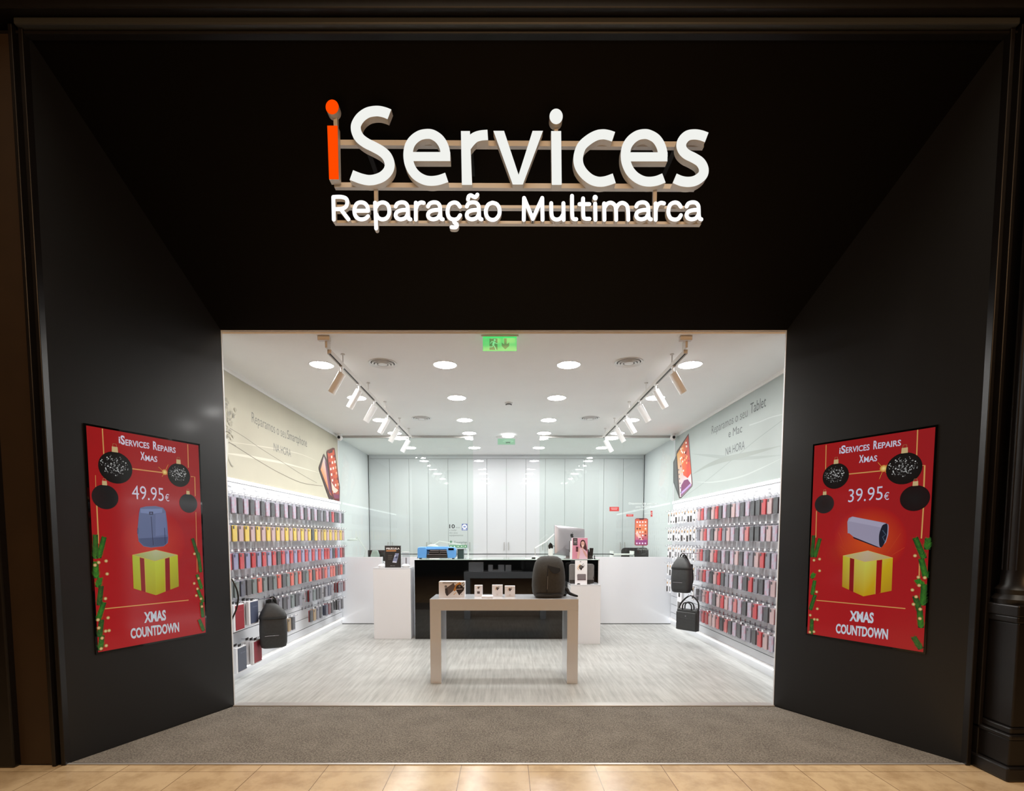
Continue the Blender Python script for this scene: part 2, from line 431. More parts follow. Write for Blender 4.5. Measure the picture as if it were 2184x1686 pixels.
# left pilaster and the wall behind it
struct(MB().box(-3.6, FX0 - .075, YF - .03, YF + .3, 0, FZ).build('wall_pilaster_left', M['brown'], bevel=.004))
struct(MB().box(-4.4, -3.22, YF - .08, YF + .3, 0, FZ + .05).build('wall_mall_left', M['iron'], bevel=.01))
struct(MB().box(FX1 + .075, FX1 + .3, YF - .0, YF + .3, 0, FZ).build('wall_pilaster_right', M['iron'], bevel=.004))
struct(MB().box(3.3, 9, 7.5, 7.6, 0, 6).build('wall_mall_right', mat('warm_mall_wall', (205, 176, 132), .7)))
# metal edges of the carpet
struct(MB().box(FX0, FX1, YF - .035, YF - .012, -.02, .006).build('trim_5', M['steel']))
struct(MB().box(FX0, FX1, YF - .012, YF, -.02, .001).build('trim_6', M['black']))
struct(MB().box(OX0, OX1, YO - .02, YO + .07, -.02, .012).build('trim_7', M['steel'], bevel=.004))
cp = MB().prism([(FX0, YF, -.02), (FX1, YF, -.02), (OX1, YO - .02, -.02), (OX0, YO - .02, -.02)], (0, 0, .022)).build('entrance_carpet', M['carpet'], loc=(0, 3.9, 0))
tag(cp, 'brown-grey entrance carpet between the splayed black walls', 'carpet')
# cornice and skirting in the shop
for sgn, nm in ((-1, 'left'), (1, 'right')):
    x = sgn * WX
    struct(MB().box(min(x, x - sgn * .03), max(x, x - sgn * .03), YO + .022, YG, CZ - .04, CZ).build('trim_8' if sgn < 0 else 'trim_9', M['ceiling']))
    struct(MB().box(min(x, x - sgn * .025), max(x, x - sgn * .025), YO + .022, YG, 0, .09).build('baseboard_' + nm, M['white']))
# right cast-iron column on its pedestal
col = thing('iron_column', 'dark cast-iron column on a square pedestal right of the shopfront', 'column', (3.235, 3.2, 0))
MB().box(3.08, 3.40, 3.05, 3.37, 0, .09).build('plinth', M['iron'], col, bevel=.012)
m = MB()
m.box(3.105, 3.375, 3.075, 3.345, .09, .26).box(3.09, 3.39, 3.06, 3.36, .26, .29).box(3.11, 3.36, 3.08, 3.34, .29, .33).box(3.125, 3.352, 3.09, 3.33, .33, .98)
m.box(3.11, 3.37, 3.08, 3.34, .98, 1.02).box(3.1, 3.38, 3.07, 3.35, 1.02, 1.09)
m.build('pedestal', M['iron'], col, bevel=.008)
m = MB(); m.lathe([(.13, 1.09), (.135, 1.12), (.115, 1.15), (.12, 1.18), (.1, 1.21), (.092, 1.3), (.088, 4.4), (.12, 4.45), (.14, FZ)], (3.235, 3.2, 0), 24)
m.build('shaft', M['iron'], col, smooth=True)
m = MB()
for k in range(12):
    a = 2 * math.pi * k / 12; c = (3.235 + .09 * math.cos(a), 3.2 + .09 * math.sin(a))
    m.tube([(c[0], c[1], 1.3), (c[0], c[1], 4.38)], .007, 6)
m.build('fluting', M['iron'], col, smooth=True)
# ------------------------------------------------------------------ the big letters over the door
YS = 3.45
def sg(u, v, y=YS): return on_y(660 + u / 4.959, 180 + v / 4.959, y)
_k = (sg(1000, 600) - sg(0, 600)).length / 1000
def stroke(mb, pts, wpx, depth, rnd=False, smooth=True, k=5):
    if smooth and len(pts) > 2: pts = smoothline(pts, k)
    P = [sg(*p) for p in pts]; r = wpx * _k / 2; A = []; B = []
    for i, p in enumerate(P):
        t = (P[min(i + 1, len(P) - 1)] - P[max(0, i - 1)]).normalized(); u = Vector((-t.z, 0, t.x))
        A.append(p + u * r); B.append(p - u * r)
    caps = []
    if rnd:
        def arc(p, t):
            u = Vector((-t.z, 0, t.x)); return [p + (u * math.cos(a) + t * math.sin(a)) * r for a in [math.pi * q / 6 for q in range(1, 6)]]
        t1 = (P[-1] - P[-2]).normalized(); t0 = (P[0] - P[1]).normalized()
        e = arc(P[-1], t1); s0 = arc(P[0], t0)
        A = A + e; # end cap from A side to B side
        pass
    n = len(P); d = Vector((0, depth, 0))
    vs = []; fs = []; mi = []
    for i in range(n): vs += [A[i], B[i], A[i] + d, B[i] + d]
    for i in range(n - 1):
        a = 4 * i; b = 4 * (i + 1)
        fs.append((a, a + 1, b + 1, b)); mi.append(0)
        fs += [(a + 2, b + 2, b + 3, a + 3), (a, b, b + 2, a + 2), (a + 1, a + 3, b + 3, b + 1)]; mi += [1, 1, 1]
    fs += [(0, 2, 3, 1), (4 * n - 4, 4 * n - 3, 4 * n - 1, 4 * n - 2)]; mi += [1, 1]
    o = len(mb.v); mb.v += [tuple(p) for p in vs]; mb.f += [tuple(q + o for q in f) for f in fs]; mb.mi += mi
    if rnd:
        for p in (P[0], P[-1]): disc3(mb, p, r, depth, 14)
def disc3(mb, p, r, depth, n=32, rz=None):
    rz = rz or r; o = len(mb.v)
    for k in range(n):
        a = 2 * math.pi * k / n; mb.v.append((p.x + r * math.cos(a), p.y, p.z + rz * math.sin(a)))
    for k in range(n):
        a = 2 * math.pi * k / n; mb.v.append((p.x + r * math.cos(a), p.y + depth, p.z + rz * math.sin(a)))
    mb.f.append(tuple(o + k for k in range(n))); mb.mi.append(0)
    mb.f.append(tuple(o + n + k for k in reversed(range(n)))); mb.mi.append(1)
    for k in range(n):
        j = (k + 1) % n; mb.f.append((o + k, o + n + k, o + n + j, o + j)); mb.mi.append(1)
sign = thing('illuminated_sign', 'large lit shop sign of raised white letters with one orange letter on rails', 'sign', tuple(sg(1980, 1500)))
D1, D2 = .05, .03
def letter(strokes, wd, depth, face, dots=(), rnd=False, polys=()):
    mb = MB()
    for st in strokes:
        sm = len(st) > 2
        ww = wd
        if isinstance(st[0], (int, float)): ww, st = st[0], st[1]; sm = len(st) > 2
        stroke(mb, st, ww, depth, rnd, sm)
    for (c, r, rz) in dots: disc3(mb, sg(*c), r * _k, depth, 32, rz * _k)
    for pl in polys:
        P = [sg(*p) for p in pl]; mb.prism(P, (0, depth, 0), 0, 1)
    return mb.build('letter', [M[face], M['signside']], sign)
B_ = 2182
def sh(pts, dx): return [(p[0] + dx, p[1]) for p in pts]
li = letter([], 108, D1, 'signorange', [((240, 238), 69, 74)], polys=[[(188, 435), (298, 435), (310, 1003), (208, 1003)]])
li['label'] = 'orange letter i'
letter([[(846, 316), (800, 297), (740, 283), (680, 283), (610, 300), (545, 345), (505, 400), (490, 450), (500, 510), (535, 570), (600, 620), (680, 660), (760, 705), (815, 755), (845, 820), (845, 880), (820, 930), (770, 975), (700, 1003), (630, 1012), (560, 1000), (500, 980), (443, 957)]], 106, D1, 'signface')
E1 = [(1440, 762), (1434, 700), (1410, 630), (1365, 570), (1300, 530), (1240, 523), (1170, 537), (1105, 580), (1062, 640), (1045, 710), (1045, 780), (1060, 850), (1095, 920), (1150, 975), (1220, 1010), (1290, 1020), (1370, 1010), (1452, 982)]
letter([(100, E1), (92, [(1060, 762), (1489, 762)])], 100, D1, 'signface')
letter([(104, [(1666, 650), (1705, 600), (1750, 560), (1810, 540), (1886, 533)])], 104, D1, 'signface', polys=[[(1602, 492), (1697, 492), (1720, 1062), (1612, 1062)]])
letter([], 100, D1, 'signface', polys=[[(1945, 490), (2058, 490), (2212, 955), (2360, 490), (2470, 490), (2257, 1058), (2150, 1058)]])
letter([], 106, D1, 'signface', [((B_ + 427, 338), 70, 78)], polys=[[(B_ + 374, 492), (B_ + 480, 492), (B_ + 486, 1062), (B_ + 381, 1062)]])
letter([sh([(1034, 553), (980, 535), (920, 527), (850, 540), (770, 585), (700, 650), (668, 730), (660, 800), (675, 870), (720, 940), (790, 1000), (870, 1028), (950, 1022), (1042, 991)], B_)], 102, D1, 'signface')
E2 = sh([(1557, 765), (1550, 700), (1525, 630), (1480, 570), (1415, 533), (1360, 524), (1290, 538), (1225, 582), (1180, 645), (1162, 715), (1162, 790), (1180, 860), (1215, 925), (1270, 980), (1340, 1017), (1410, 1028), (1490, 1018), (1567, 988)], B_)
letter([(100, E2), (92, sh([(1178, 765), (1605, 765)], B_))], 100, D1, 'signface')
letter([sh([(2020, 560), (1960, 538), (1890, 528), (1820, 540), (1770, 585), (1750, 640), (1765, 695), (1810, 740), (1880, 775), (1950, 820), (1985, 880), (1985, 940), (1950, 985), (1890, 1020), (1820, 1030), (1750, 1020), (1681, 992)], B_)], 104, D1, 'signface')
# second line, rounded thin letters
a_ = [[(912, 1290), (930, 1260), (970, 1246), (1010, 1252), (1034, 1278), (1040, 1320), (1042, 1385), (1052, 1418), (1068, 1425)], [(1038, 1325), (970, 1330), (925, 1350), (912, 1385), (930, 1415), (970, 1425), (1015, 1410), (1040, 1370)]]
r_ = [[(1125, 1250), (1125, 1428)], [(1128, 1310), (1145, 1268), (1178, 1248), (1208, 1252)]]
def many(sts, dx): return [sh(s_, dx) for s_ in sts]
c_ = [(1592, 1292), (1565, 1257), (1525, 1248), (1482, 1270), (1463, 1320), (1463, 1370), (1485, 1413), (1528, 1428), (1568, 1417), (1594, 1382)]
word = [
 [[(252, 1190), (258, 1428)], [(252, 1190), (330, 1188), (385, 1205), (400, 1245), (385, 1292), (335, 1315), (258, 1318)], [(330, 1318), (412, 1425)]],
 [[(475, 1335), (620, 1335)], [(620, 1335), (612, 1290), (585, 1257), (545, 1246), (505, 1258), (482, 1295), (475, 1340), (485, 1385), (515, 1417), (555, 1426), (595, 1415), (620, 1393)]],
 [[(694, 1250), (706, 1522)], [(703, 1300), (730, 1262), (775, 1247), (820, 1265), (842, 1310), (842, 1370), (815, 1413), (770, 1426), (730, 1410), (706, 1370)]],
 a_, r_, many(a_, 342),
 [c_, [(1530, 1432), (1532, 1458), (1558, 1478), (1550, 1508), (1502, 1508)]],
 many(a_, 752) + [[(1677, 1215), (1685, 1182), (1708, 1172), (1735, 1186), (1757, 1190), (1776, 1165)]],
 [[(1935, 1250), (1892, 1270), (1868, 1320), (1868, 1370), (1892, 1415), (1938, 1432), (1980, 1415), (2008, 1370), (2008, 1310), (1980, 1265), (1935, 1250)]],
 many([[(85, 1430), (88, 1200)], [(88, 1200), (180, 1420)], [(180, 1420), (280, 1200)], [(280, 1200), (284, 1430)]], B_),
 many([[(375, 1255), (378, 1370), (395, 1413), (435, 1428), (475, 1413), (500, 1375)], [(504, 1255), (507, 1430)]], B_),
 many([[(595, 1178), (598, 1385), (612, 1420), (640, 1424)]], B_),
 many([[(712, 1205), (715, 1385), (735, 1418), (780, 1420)], [(674, 1265), (778, 1265)]], B_),
 many([[(840, 1260), (843, 1430)]], B_),
 many([[(935, 1258), (938, 1430)], [(938, 1305), (965, 1264), (1005, 1250), (1042, 1270), (1058, 1310), (1062, 1430)], [(1062, 1310), (1090, 1266), (1130, 1252), (1168, 1272), (1185, 1312), (1190, 1430)]], B_),
 many(many(a_, 362), B_), many([[(1480, 1258), (1480, 1430)], [(1484, 1318), (1502, 1272), (1535, 1252), (1568, 1257)]], B_),
 many([sh(c_, 153)], B_), many(many(a_, 895), B_)]
for i, st in enumerate(word):
    letter(st, 41, D2, 'signface2', [((B_ + 840, 1197), 27, 29)] if i == 13 else (), rnd=True)
def rail(u0, v0, u1, v1, h, y, name='rail', th=.03):
    a = sg(u0, v0, y); b = sg(u1, v1, y); mb = MB()
    hh = h * _k / 2
    mb.prism([(a.x, y, a.z - hh), (b.x, y, b.z - hh), (b.x, y, b.z + hh), (a.x, y, a.z + hh)], (0, th, 0)); return mb.build(name, M['signside'], sign)
rail(262, 612, B_ + 1990, 633, 55, YS + D1); rail(262, 1060, B_ + 1900, 1078, 50, YS + D1)
rail(240, 1285, B_ + 1940, 1300, 30, YS + D2); rail(258, 1450, B_ + 1960, 1464, 28, YS + D2)
for u in (705, B_ + 1470):
    a = sg(u, 1080, YS + D1); b = sg(u, 1460, YS + D1); MB().box(a.x - .012, a.x + .012, YS + D1 - .01, YS + D1 + .01, b.z, a.z).build('upright', M['signside'], sign)
for u in (600, 1700, B_ + 700, B_ + 1700):       # arms back to the sloping fascia
    a = sg(u, 620, YS + D1); yb = YF + (FZ - a.z) / (FZ - OZ) * (YO - YF)
    MB().box(a.x - .015, a.x + .015, YS + D1 + .03, yb + .01, a.z - .015, a.z + .015).build('bracket', M['iron'], sign)
a = sg(272, 300, YS + .03); b = sg(272, 620, YS + .09); MB().box(a.x - .012, a.x + .012, YS + .03, YS + D1 + .01, b.z, a.z).build('upright', M['signside'], sign)
a = sg(B_ + 427, 340, YS + .04); b = sg(B_ + 427, 620, YS + .09); MB().box(a.x - .012, a.x + .012, YS + .03, YS + D1 + .01, b.z, a.z).build('upright', M['signside'], sign)

# ------------------------------------------------------------------ the two advertising screens
def gold(A, pts, w=.007): A.line(pts, w, (214, 160, 92))
def bauble(A, c, r, rnd, glit=True, cap=.022, col=(14, 12, 13)):
    C = A.pt(c); A.disc(c, r, (24, 23, 25), col, n=32)
    ex = A.n.cross(Vector((0, 0, 1))).normalized() * -1; ez = Vector((0, 0, 1))
    if glit:
        for _ in range(130):
            a = rnd.uniform(0, 6.28); q = rnd.uniform(0, .8) ** .7
            p = C + ex * r * (q * math.cos(a) * .95 - .05) + ez * r * (q * math.sin(a) * .75 + .12)
            k = rnd.uniform(.002, .0055); g = rnd.choice([90, 130, 180, 230])
            A.poly([tuple(p + ex * k), tuple(p + ez * k), tuple(p - ex * k), tuple(p - ez * k)], (g, g, g))
            A.h -= A.step
        A.h += A.step
    t = C + ez * r
    A.poly([tuple(t - ex * cap * .6 - ez * .004), tuple(t + ex * cap * .6 - ez * .004), tuple(t + ex * cap * .55 + ez * cap), tuple(t - ex * cap * .55 + ez * cap)], (205, 180, 130))
    A.line([tuple(t - ex * cap * .4 + ez * cap), tuple(t - ex * cap * .3 + ez * cap * 1.6), tuple(t + ex * cap * .3 + ez * cap * 1.6), tuple(t + ex * cap * .4 + ez * cap)], .003, (160, 120, 80))
def garland(A, seq, rnd, size):
    for (p, q) in seq:
        P, Q = A.pt(p), A.pt(q); d = (Q - P); L = d.length; t = d.normalized(); u = t.cross(A.n)
        g0 = rnd.randint(60, 95)
        A.line([tuple(P), tuple(Q)], size * .8, (26, 56, 26))
        for k in range(34):
            s = (k // 2) / 17; b = P + d * s
            for sd in ((1, -1)[k % 2],):
                tip = b + (u * sd * .75 + t * .8).normalized() * size * (1 - .45 * s) * rnd.uniform(.8, 1.1)
                c = rnd.randint(-14, 22)
                A.poly([tuple(b - t * .004), tuple(b + t * .005), tuple(tip)], (48 + c // 2, g0 + 22 + c, 36))
            A.h -= A.step
        A.h += A.step
def pearls(A, pts):
    for p in pts: A.disc(p, .012, (238, 214, 160), (170, 120, 60), n=10); A.h -= A.step
    A.h += A.step
def screen(side):
    L = side < 0; rnd = random.Random(5)
    if L: p, n = (FX0, YF, 0), (YO - YF, -(OX0 - FX0), 0)
    else: p, n = (FX1, YF, 0), (-(YO - YF), -(FX1 - OX1), 0)
    n = Vector(n).normalized()
    ct = lambda u, v: (160 + u / 6.243, 880 + v / 6.243) if L else (1710 + u / 6.483, 890 + v / 6.483)
    cb = lambda u, v: (160 + u / 6.243, 1130 + v / 6.243) if L else (1710 + u / 6.243, 1130 + v / 6.243)
    if L: cs = [(206.5, 1387.9), (436.3, 1350.2), (422.7, 950.5), (183.7, 906.4)]
    else: cs = [(1722.8, 1351.8), (1971, 1387.9), (1995.4, 910.8), (1738.5, 950.2)]
    P = [on_plane(*c, p, n) for c in cs]
    # square the corners up: a true upright rectangle
    zb = (P[0].z + P[1].z) / 2; zt = (P[2].z + P[3].z) / 2
    xl = (P[0] + P[3]) / 2; xr = (P[1] + P[2]) / 2
    Q = [Vector((xl.x, xl.y, zb)), Vector((xr.x, xr.y, zb)), Vector((xr.x, xr.y, zt)), Vector((xl.x, xl.y, zt))]
    root = thing('advertising_screen', 'red Christmas advertising screen showing a ' + ('blue backpack over a gift box, left of the opening' if L else 'grey speaker over a gift box, right of the opening'), 'screen', tuple((Q[0] + Q[1]) / 2))
    e = (Q[1] - Q[0]).normalized(); g = .014
    B = [Q[0] - e * g - Vector((0, 0, g)), Q[1] + e * g - Vector((0, 0, g)), Q[2] + e * g + Vector((0, 0, g)), Q[3] - e * g + Vector((0, 0, g))]
    mb = MB(); mb.prism([b + n * .001 for b in B], n * .006); mb.build('bezel', M['blackgloss'], root)
    A = Art(p, n, lift=.0075, step=.00007)
    A.poly([tuple(q) for q in Q], (170, 20, 26), cs=[(176, 24, 30), (170, 22, 30), (158, 26, 32), (166, 22, 26)])
    T = lambda *q: ct(*q); Bm = lambda *q: cb(*q)
    if L:
        A.disc(Bm(1050, 150), .24, (200, 62, 40), (172, 22, 28), n=40)
        gold(A, [T(355, 210), T(375, 580)]); gold(A, [T(1492, 420), T(1500, 730)], .006)
        gold(A, [T(730, 742), T(1215, 803)], .008)
        gold(A, [T(1535, 848), T(1585, 852), T(1592, 1110)], .006)
        gold(A, [T(262, 830), T(268, 1005)], .003); gold(A, [T(280, 1220), T(300, 1640)], .008); gold(A, [T(300, 1640), Bm(300, 180)], .008); gold(A, [T(1600, 1320), Bm(1618, 560)], .004)
        A.line([T(1100, 720), T(1180, 790), T(1280, 860)], .002, (235, 200, 80)); A.line([T(1150, 850), T(1185, 790), T(1230, 690)], .002, (235, 200, 80)); A.disc(T(1185, 790), .022, (250, 235, 150), (200, 120, 40), n=12)
        bauble(A, T(532, 730), .112, rnd, cap=.034); bauble(A, T(1375, 830), .092, rnd, cap=.03)
        bauble(A, T(392, 1120), .085, rnd, False, .026, (24, 26, 28)); bauble(A, T(1500, 1205), .076, rnd, False, .024, (26, 28, 30))
        white = (216, 214, 232)
        A.text('i', T(572, 400), T(592, 404), .044, white, .02); A.text('S', T(598, 412), T(655, 425), .062, white, .03); A.text('ERVICES', T(662, 432), T(980, 478), .043, white, .02)
        A.text('R', T(1030, 485), T(1085, 495), .06, white, .03); A.text('EPAIRS', T(1090, 500), T(1330, 535), .042, white, .02)
        A.text('X', T(862, 622), T(920, 630), .058, white, .03); A.text('MAS', T(925, 638), T(1085, 655), .042, white, .02)
        A.text('49.95', T(750, 1145), T(1172, 1175), .1, white, -.004); A.text('€', T(1190, 1172), T(1245, 1178), .056, white, .0)
        bp = [T(855, 1265), T(930, 1245), T(1060, 1240), T(1160, 1262), T(1195, 1310), T(1215, 1450), Bm(1230, 100), Bm(1225, 170), Bm(1170, 215), Bm(1000, 232), Bm(900, 215), Bm(835, 150), Bm(815, 20), T(825, 1500), T(840, 1330)]
        A.poly(bp, (96, 108, 146)); A.poly([T(860, 1280), T(1150, 1275), T(1150, 1330), T(1000, 1345), T(860, 1330)], (120, 134, 176))
        A.poly([Bm(835, 110), Bm(1225, 90), Bm(1215, 165), Bm(1170, 208), Bm(1000, 224), Bm(905, 208), Bm(845, 150)], (72, 84, 120))
        A.poly([T(1060, 1350), T(1190, 1330), T(1205, 1480), Bm(1210, 60), Bm(1060, 80)], (108, 120, 160))
        A.line([T(1002, 1380), T(1020, 1640), Bm(1030, 200)], .004, (34, 38, 66)); A.poly([T(975, 1315), T(1028, 1315), T(1028, 1355), T(975, 1355)], (44, 48, 72)); A.poly([T(988, 1325), T(1015, 1325), T(1015, 1345), T(988, 1345)], (100, 110, 150))
        A.line([T(825, 1530), Bm(825, 50)], .004, (36, 42, 80)); A.line([T(1180, 1530), Bm(1190, 190)], .004, (40, 44, 74))
        G = lambda u, v: Bm(u, v)
        A.poly([G(750, 330), G(1050, 410), G(1065, 865), G(768, 775)], (184, 186, 34), cs=[(176, 190, 50), (190, 196, 60), (170, 160, 20), (170, 168, 22)])
        A.poly([G(1050, 410), G(1355, 330), G(1370, 748), G(1065, 865)], (190, 190, 40), cs=[(196, 206, 66), (186, 190, 50), (160, 150, 40), (176, 168, 24)])
        A.poly([G(750, 330), G(1065, 262), G(1355, 330), G(1050, 412)], (176, 182, 120), cs=[(160, 170, 70), (190, 190, 150), (178, 182, 110), (170, 176, 120)])
        A.poly([G(848, 362), G(908, 378), G(928, 825), G(870, 806)], (140, 16, 24)); A.poly([G(1186, 380), G(1246, 362), G(1256, 792), G(1194, 816)], (140, 22, 30))
        for a, b in (((750, 330), (1050, 412)), ((1050, 412), (1355, 330)), ((750, 330), (1065, 262)), ((1065, 262), (1355, 330)), ((912, 380), (932, 825)), ((1180, 380), (1190, 815))): A.line([G(*a), G(*b)], .0025, (222, 170, 90))
        gold(A, [G(385, 1045), G(1500, 930)], .007)
        A.text('XMAS', G(908, 1228), G(1200, 1190), .078, (200, 208, 216), .04); A.text('COUNTDOWN', G(730, 1440), G(1375, 1345), .074, (200, 208, 216), .035)
        garland(A, [(G(262, 380), G(255, 60)), (G(300, 370), G(375, 90)), (G(270, 640), G(262, 420)), (G(285, 760), G(320, 640)), (G(305, 1000), G(335, 740)), (G(290, 1200), G(370, 960)), (G(310, 1420), G(340, 1190)), (G(320, 1600), G(345, 1400))], rnd, .042)
        garland(A, [(G(1640, 400), G(1550, 110)), (G(1660, 560), G(1625, 300)), (G(1672, 780), G(1610, 590)), (G(1690, 960), G(1620, 790)), (G(1690, 1160), G(1665, 960)), (G(1700, 1340), G(1640, 1190))], rnd, .036)
        pearls(A, [G(300, 430), G(398, 410), G(250, 465), G(412, 582), G(390, 910), G(425, 1165), G(290, 1192), G(300, 1300), G(392, 1342), G(438, 1335), G(345, 1435), G(400, 1535), G(332, 1575), G(1575, 315), G(1630, 640), G(1572, 708), G(1615, 780), G(1600, 870), G(1662, 912), G(1675, 1015)])
    else:
        A.disc(Bm(890, 130), .25, (216, 84, 30), (172, 22, 28), n=40)
        gold(A, [T(1610, 170), T(1595, 560)]); gold(A, [T(345, 380), T(338, 720)], .006); gold(A, [T(655, 782), T(1200, 728)], .008)
        gold(A, [T(1632, 668), T(1708, 662), T(1695, 990)], .009); gold(A, [T(1690, 1230), Bm(1600, 110)], .008); gold(A, [T(212, 1290), Bm(195, 100)], .007); gold(A, [Bm(1575, 430), Bm(1570, 640)], .007)
        A.line([T(1060, 620), T(1140, 710), T(1200, 800)], .002, (235, 200, 80)); A.line([T(1080, 850), T(1140, 710), T(1240, 600)], .002, (235, 200, 80)); A.disc(T(1140, 705), .026, (250, 240, 150), (210, 120, 40), n=12)
        bauble(A, T(1418, 705), .112, rnd, cap=.034); bauble(A, T(475, 810), .1, rnd, cap=.03)
        bauble(A, T(1570, 1115), .09, rnd, False, .028, (26, 12, 16)); bauble(A, T(320, 1195), .076, rnd, False, .024, (30, 33, 35))
        white = (208, 210, 232)
        A.text('i', T(527, 500), T(545, 498), .044, white, .02); A.text('S', T(552, 497), T(612, 490), .06, white, .03); A.text('ERVICES', T(618, 490), T(945, 448), .043, white, .02)
        A.text('R', T(998, 437), T(1055, 430), .06, white, .03); A.text('EPAIRS', T(1062, 430), T(1380, 388), .042, white, .02)
        A.text('X', T(800, 625), T(862, 620), .056, white, .03); A.text('MAS', T(868, 620), T(1050, 600), .042, white, .02)
        A.text('39.95', T(650, 1172), T(1125, 1135), .1, white, -.004); A.text('€', T(1145, 1140), T(1215, 1135), .056, white, .0)
        G = lambda u, v: Bm(u, v)
        top = [T(640, 1440), T(660, 1390), T(710, 1368), T(1160, 1455), T(1205, 1475), T(1212, 1510), G(1160, 60), G(1130, 160), G(1060, 235), G(700, 90), G(640, 40), T(645, 1600)]
        A.poly([G(690, 85), G(1060, 235), G(1000, 225), G(700, 110)], (30, 24, 40)); A.poly(top, (158, 154, 178)); A.poly([T(650, 1430), T(710, 1372), T(1150, 1460), T(1110, 1520)], (172, 168, 192))
        A.poly(smoothline([G(1080, -60), T(1150, 1475), T(1195, 1480), G(1140, 90), G(1085, 215), G(1045, 210), G(1040, 60), G(1080, -60)], 5)[:-1], (24, 30, 46)); A.line([G(1085, 0), G(1130, 60), G(1085, 90), G(1115, 150)], .006, (70, 88, 110))
        A.poly([G(558, 340), G(850, 420), G(830, 880), G(547, 752)], (190, 160, 20), cs=[(196, 184, 50), (206, 200, 90), (196, 160, 24), (180, 140, 24)])
        A.poly([G(850, 420), G(1222, 368), G(1205, 806), G(830, 880)], (196, 164, 24), cs=[(206, 206, 90), (206, 176, 30), (184, 140, 24), (200, 160, 24)])
        A.poly([G(558, 340), G(890, 272), G(1222, 368), G(850, 422)], (190, 170, 130), cs=[(190, 180, 100), (200, 180, 150), (196, 174, 100), (190, 170, 140)])
        A.poly([G(652, 368), G(712, 386), G(698, 822), G(640, 795)], (136, 14, 22)); A.poly([G(1008, 402), G(1082, 392), G(1060, 832), G(990, 852)], (160, 18, 22))
        for a, b in (((558, 340), (850, 422)), ((850, 422), (1222, 368)), ((558, 340), (890, 272)), ((890, 272), (1222, 368)), ((712, 386), (700, 822)), ((1005, 402), (988, 852))): A.line([G(*a), G(*b)], .0025, (222, 180, 90))
        for (a, b) in (((520, 210), (640, 320)), ((1380, 230), (1200, 340)), ((500, 30), (600, 270)), ((1330, 40), (1150, 300))): A.line([G(*a), G(*b)], .004, (190, 60, 34))
        gold(A, [G(205, 932), G(1390, 1042)], .007)
        A.text('XMAS', G(645, 1200), G(965, 1232), .078, (206, 214, 226), .04); A.text('COUNTDOWN', G(462, 1362), G(1155, 1448), .074, (206, 214, 226), .035)
        garland(A, [(G(1640, 380), G(1520, 100)), (G(1665, 640), G(1600, 380)), (G(1640, 760), G(1545, 660)), (G(1620, 1000), G(1640, 720)), (G(1590, 1100), G(1520, 880)), (G(1600, 1300), G(1580, 1060)), (G(1600, 1580), G(1500, 1420)), (G(1680, 260), G(1690, 110))], rnd, .045)
        garland(A, [(G(150, 360), G(170, 70)), (G(185, 360), G(255, 110)), (G(140, 640), G(175, 580)), (G(150, 860), G(185, 670)), (G(125, 1060), G(190, 860)), (G(140, 1380), G(150, 1180))], rnd, .038)
        pearls(A, [G(1520, 340), G(1575, 735), G(1650, 632), G(1485, 795), G(1535, 885), G(1500, 985), G(1590, 1050), G(1585, 1175), G(1565, 625), G(175, 400), G(250, 385), G(250, 540), G(210, 820), G(220, 1045), G(180, 1185), G(220, 1190), G(125, 1130), G(175, 1350), G(120, 1355)])
    A.build('picture', root, 'screen')
screen(-1); screen(1)
# ------------------------------------------------------------------ ceiling: lamps, vents, tracks, exit sign, cameras
ORD = ['first', 'second', 'third', 'fourth', 'fifth', 'sixth', 'seventh', 'eighth', 'ninth', 'tenth', 'eleventh', 'twelfth', 'thirteenth', 'fourteenth', 'fifteenth',
       'sixteenth', 'seventeenth', 'eighteenth', 'nineteenth', 'twentieth', 'twenty-first', 'twenty-second', 'twenty-third', 'twenty-fourth', 'twenty-fifth', 'twenty-sixth', 'twenty-seventh', 'twenty-eighth', 'twenty-ninth', 'thirtieth', 'thirty-first', 'thirty-second']
CR, CXS = [5.3, 6.52, 7.73, 8.68, 10.05], [-1.87, -.62, .63, 1.86]
CN = ['far left', 'inner left', 'inner right', 'far right']
dl = thing('downlight', 'x', 'ceiling light', (CXS[0], CR[0], CZ), 'round recessed downlights')
MB().lathe([(.112, CZ + .0), (.118, CZ - .004), (.122, CZ - .004), (.124, CZ)], (CXS[0], CR[0], 0), 36).build('rim', M['plasticwhite'], dl, smooth=True)
MB().add([(CXS[0] + .108 * math.cos(-k * math.pi / 12), CR[0] + .108 * math.sin(-k * math.pi / 12), CZ - .0035) for k in range(24)], [tuple(range(24))]).build('lens', M['disc'], dl)
KIDS[dl.name] = list(dl.children)
for r, y in enumerate(CR):
    for c, x in enumerate(CXS):
        o = dl if (r, c) == (0, 0) else copy_tree(dl, None, (x, y, CZ))
        o['label'] = f'round recessed downlight in the {CN[c]} line, {ORD[r]} row from the entrance'
vt = thing('ceiling_vent', 'x', 'vent', (-1.24, 5.25, CZ), 'round ceiling vents')
m = MB()
for r0, r1, z in ((.142, .118, 0), (.108, .088, -.006), (.078, .058, -.01)):
    m.lathe([(r0, CZ + .0), (r0, CZ - .012 + z), (r1, CZ - .004 + z), (r1, CZ + .0)], (-1.24, 5.25, 0), 36)
m.build('louvre_rings', M['plasticwhite'], vt, smooth=True)
MB().lathe([(.001, CZ - .002), (.14, CZ - .002), (.14, CZ), (.001, CZ)], (-1.24, 5.25, 0), 30).build('dark_recess', M['gap'], vt)
MB().lathe([(.001, CZ - .02), (.045, CZ - .016), (.05, CZ)], (-1.24, 5.25, 0), 30).build('centre_cone', M['plasticwhite'], vt, smooth=True)
KIDS[vt.name] = list(vt.children)
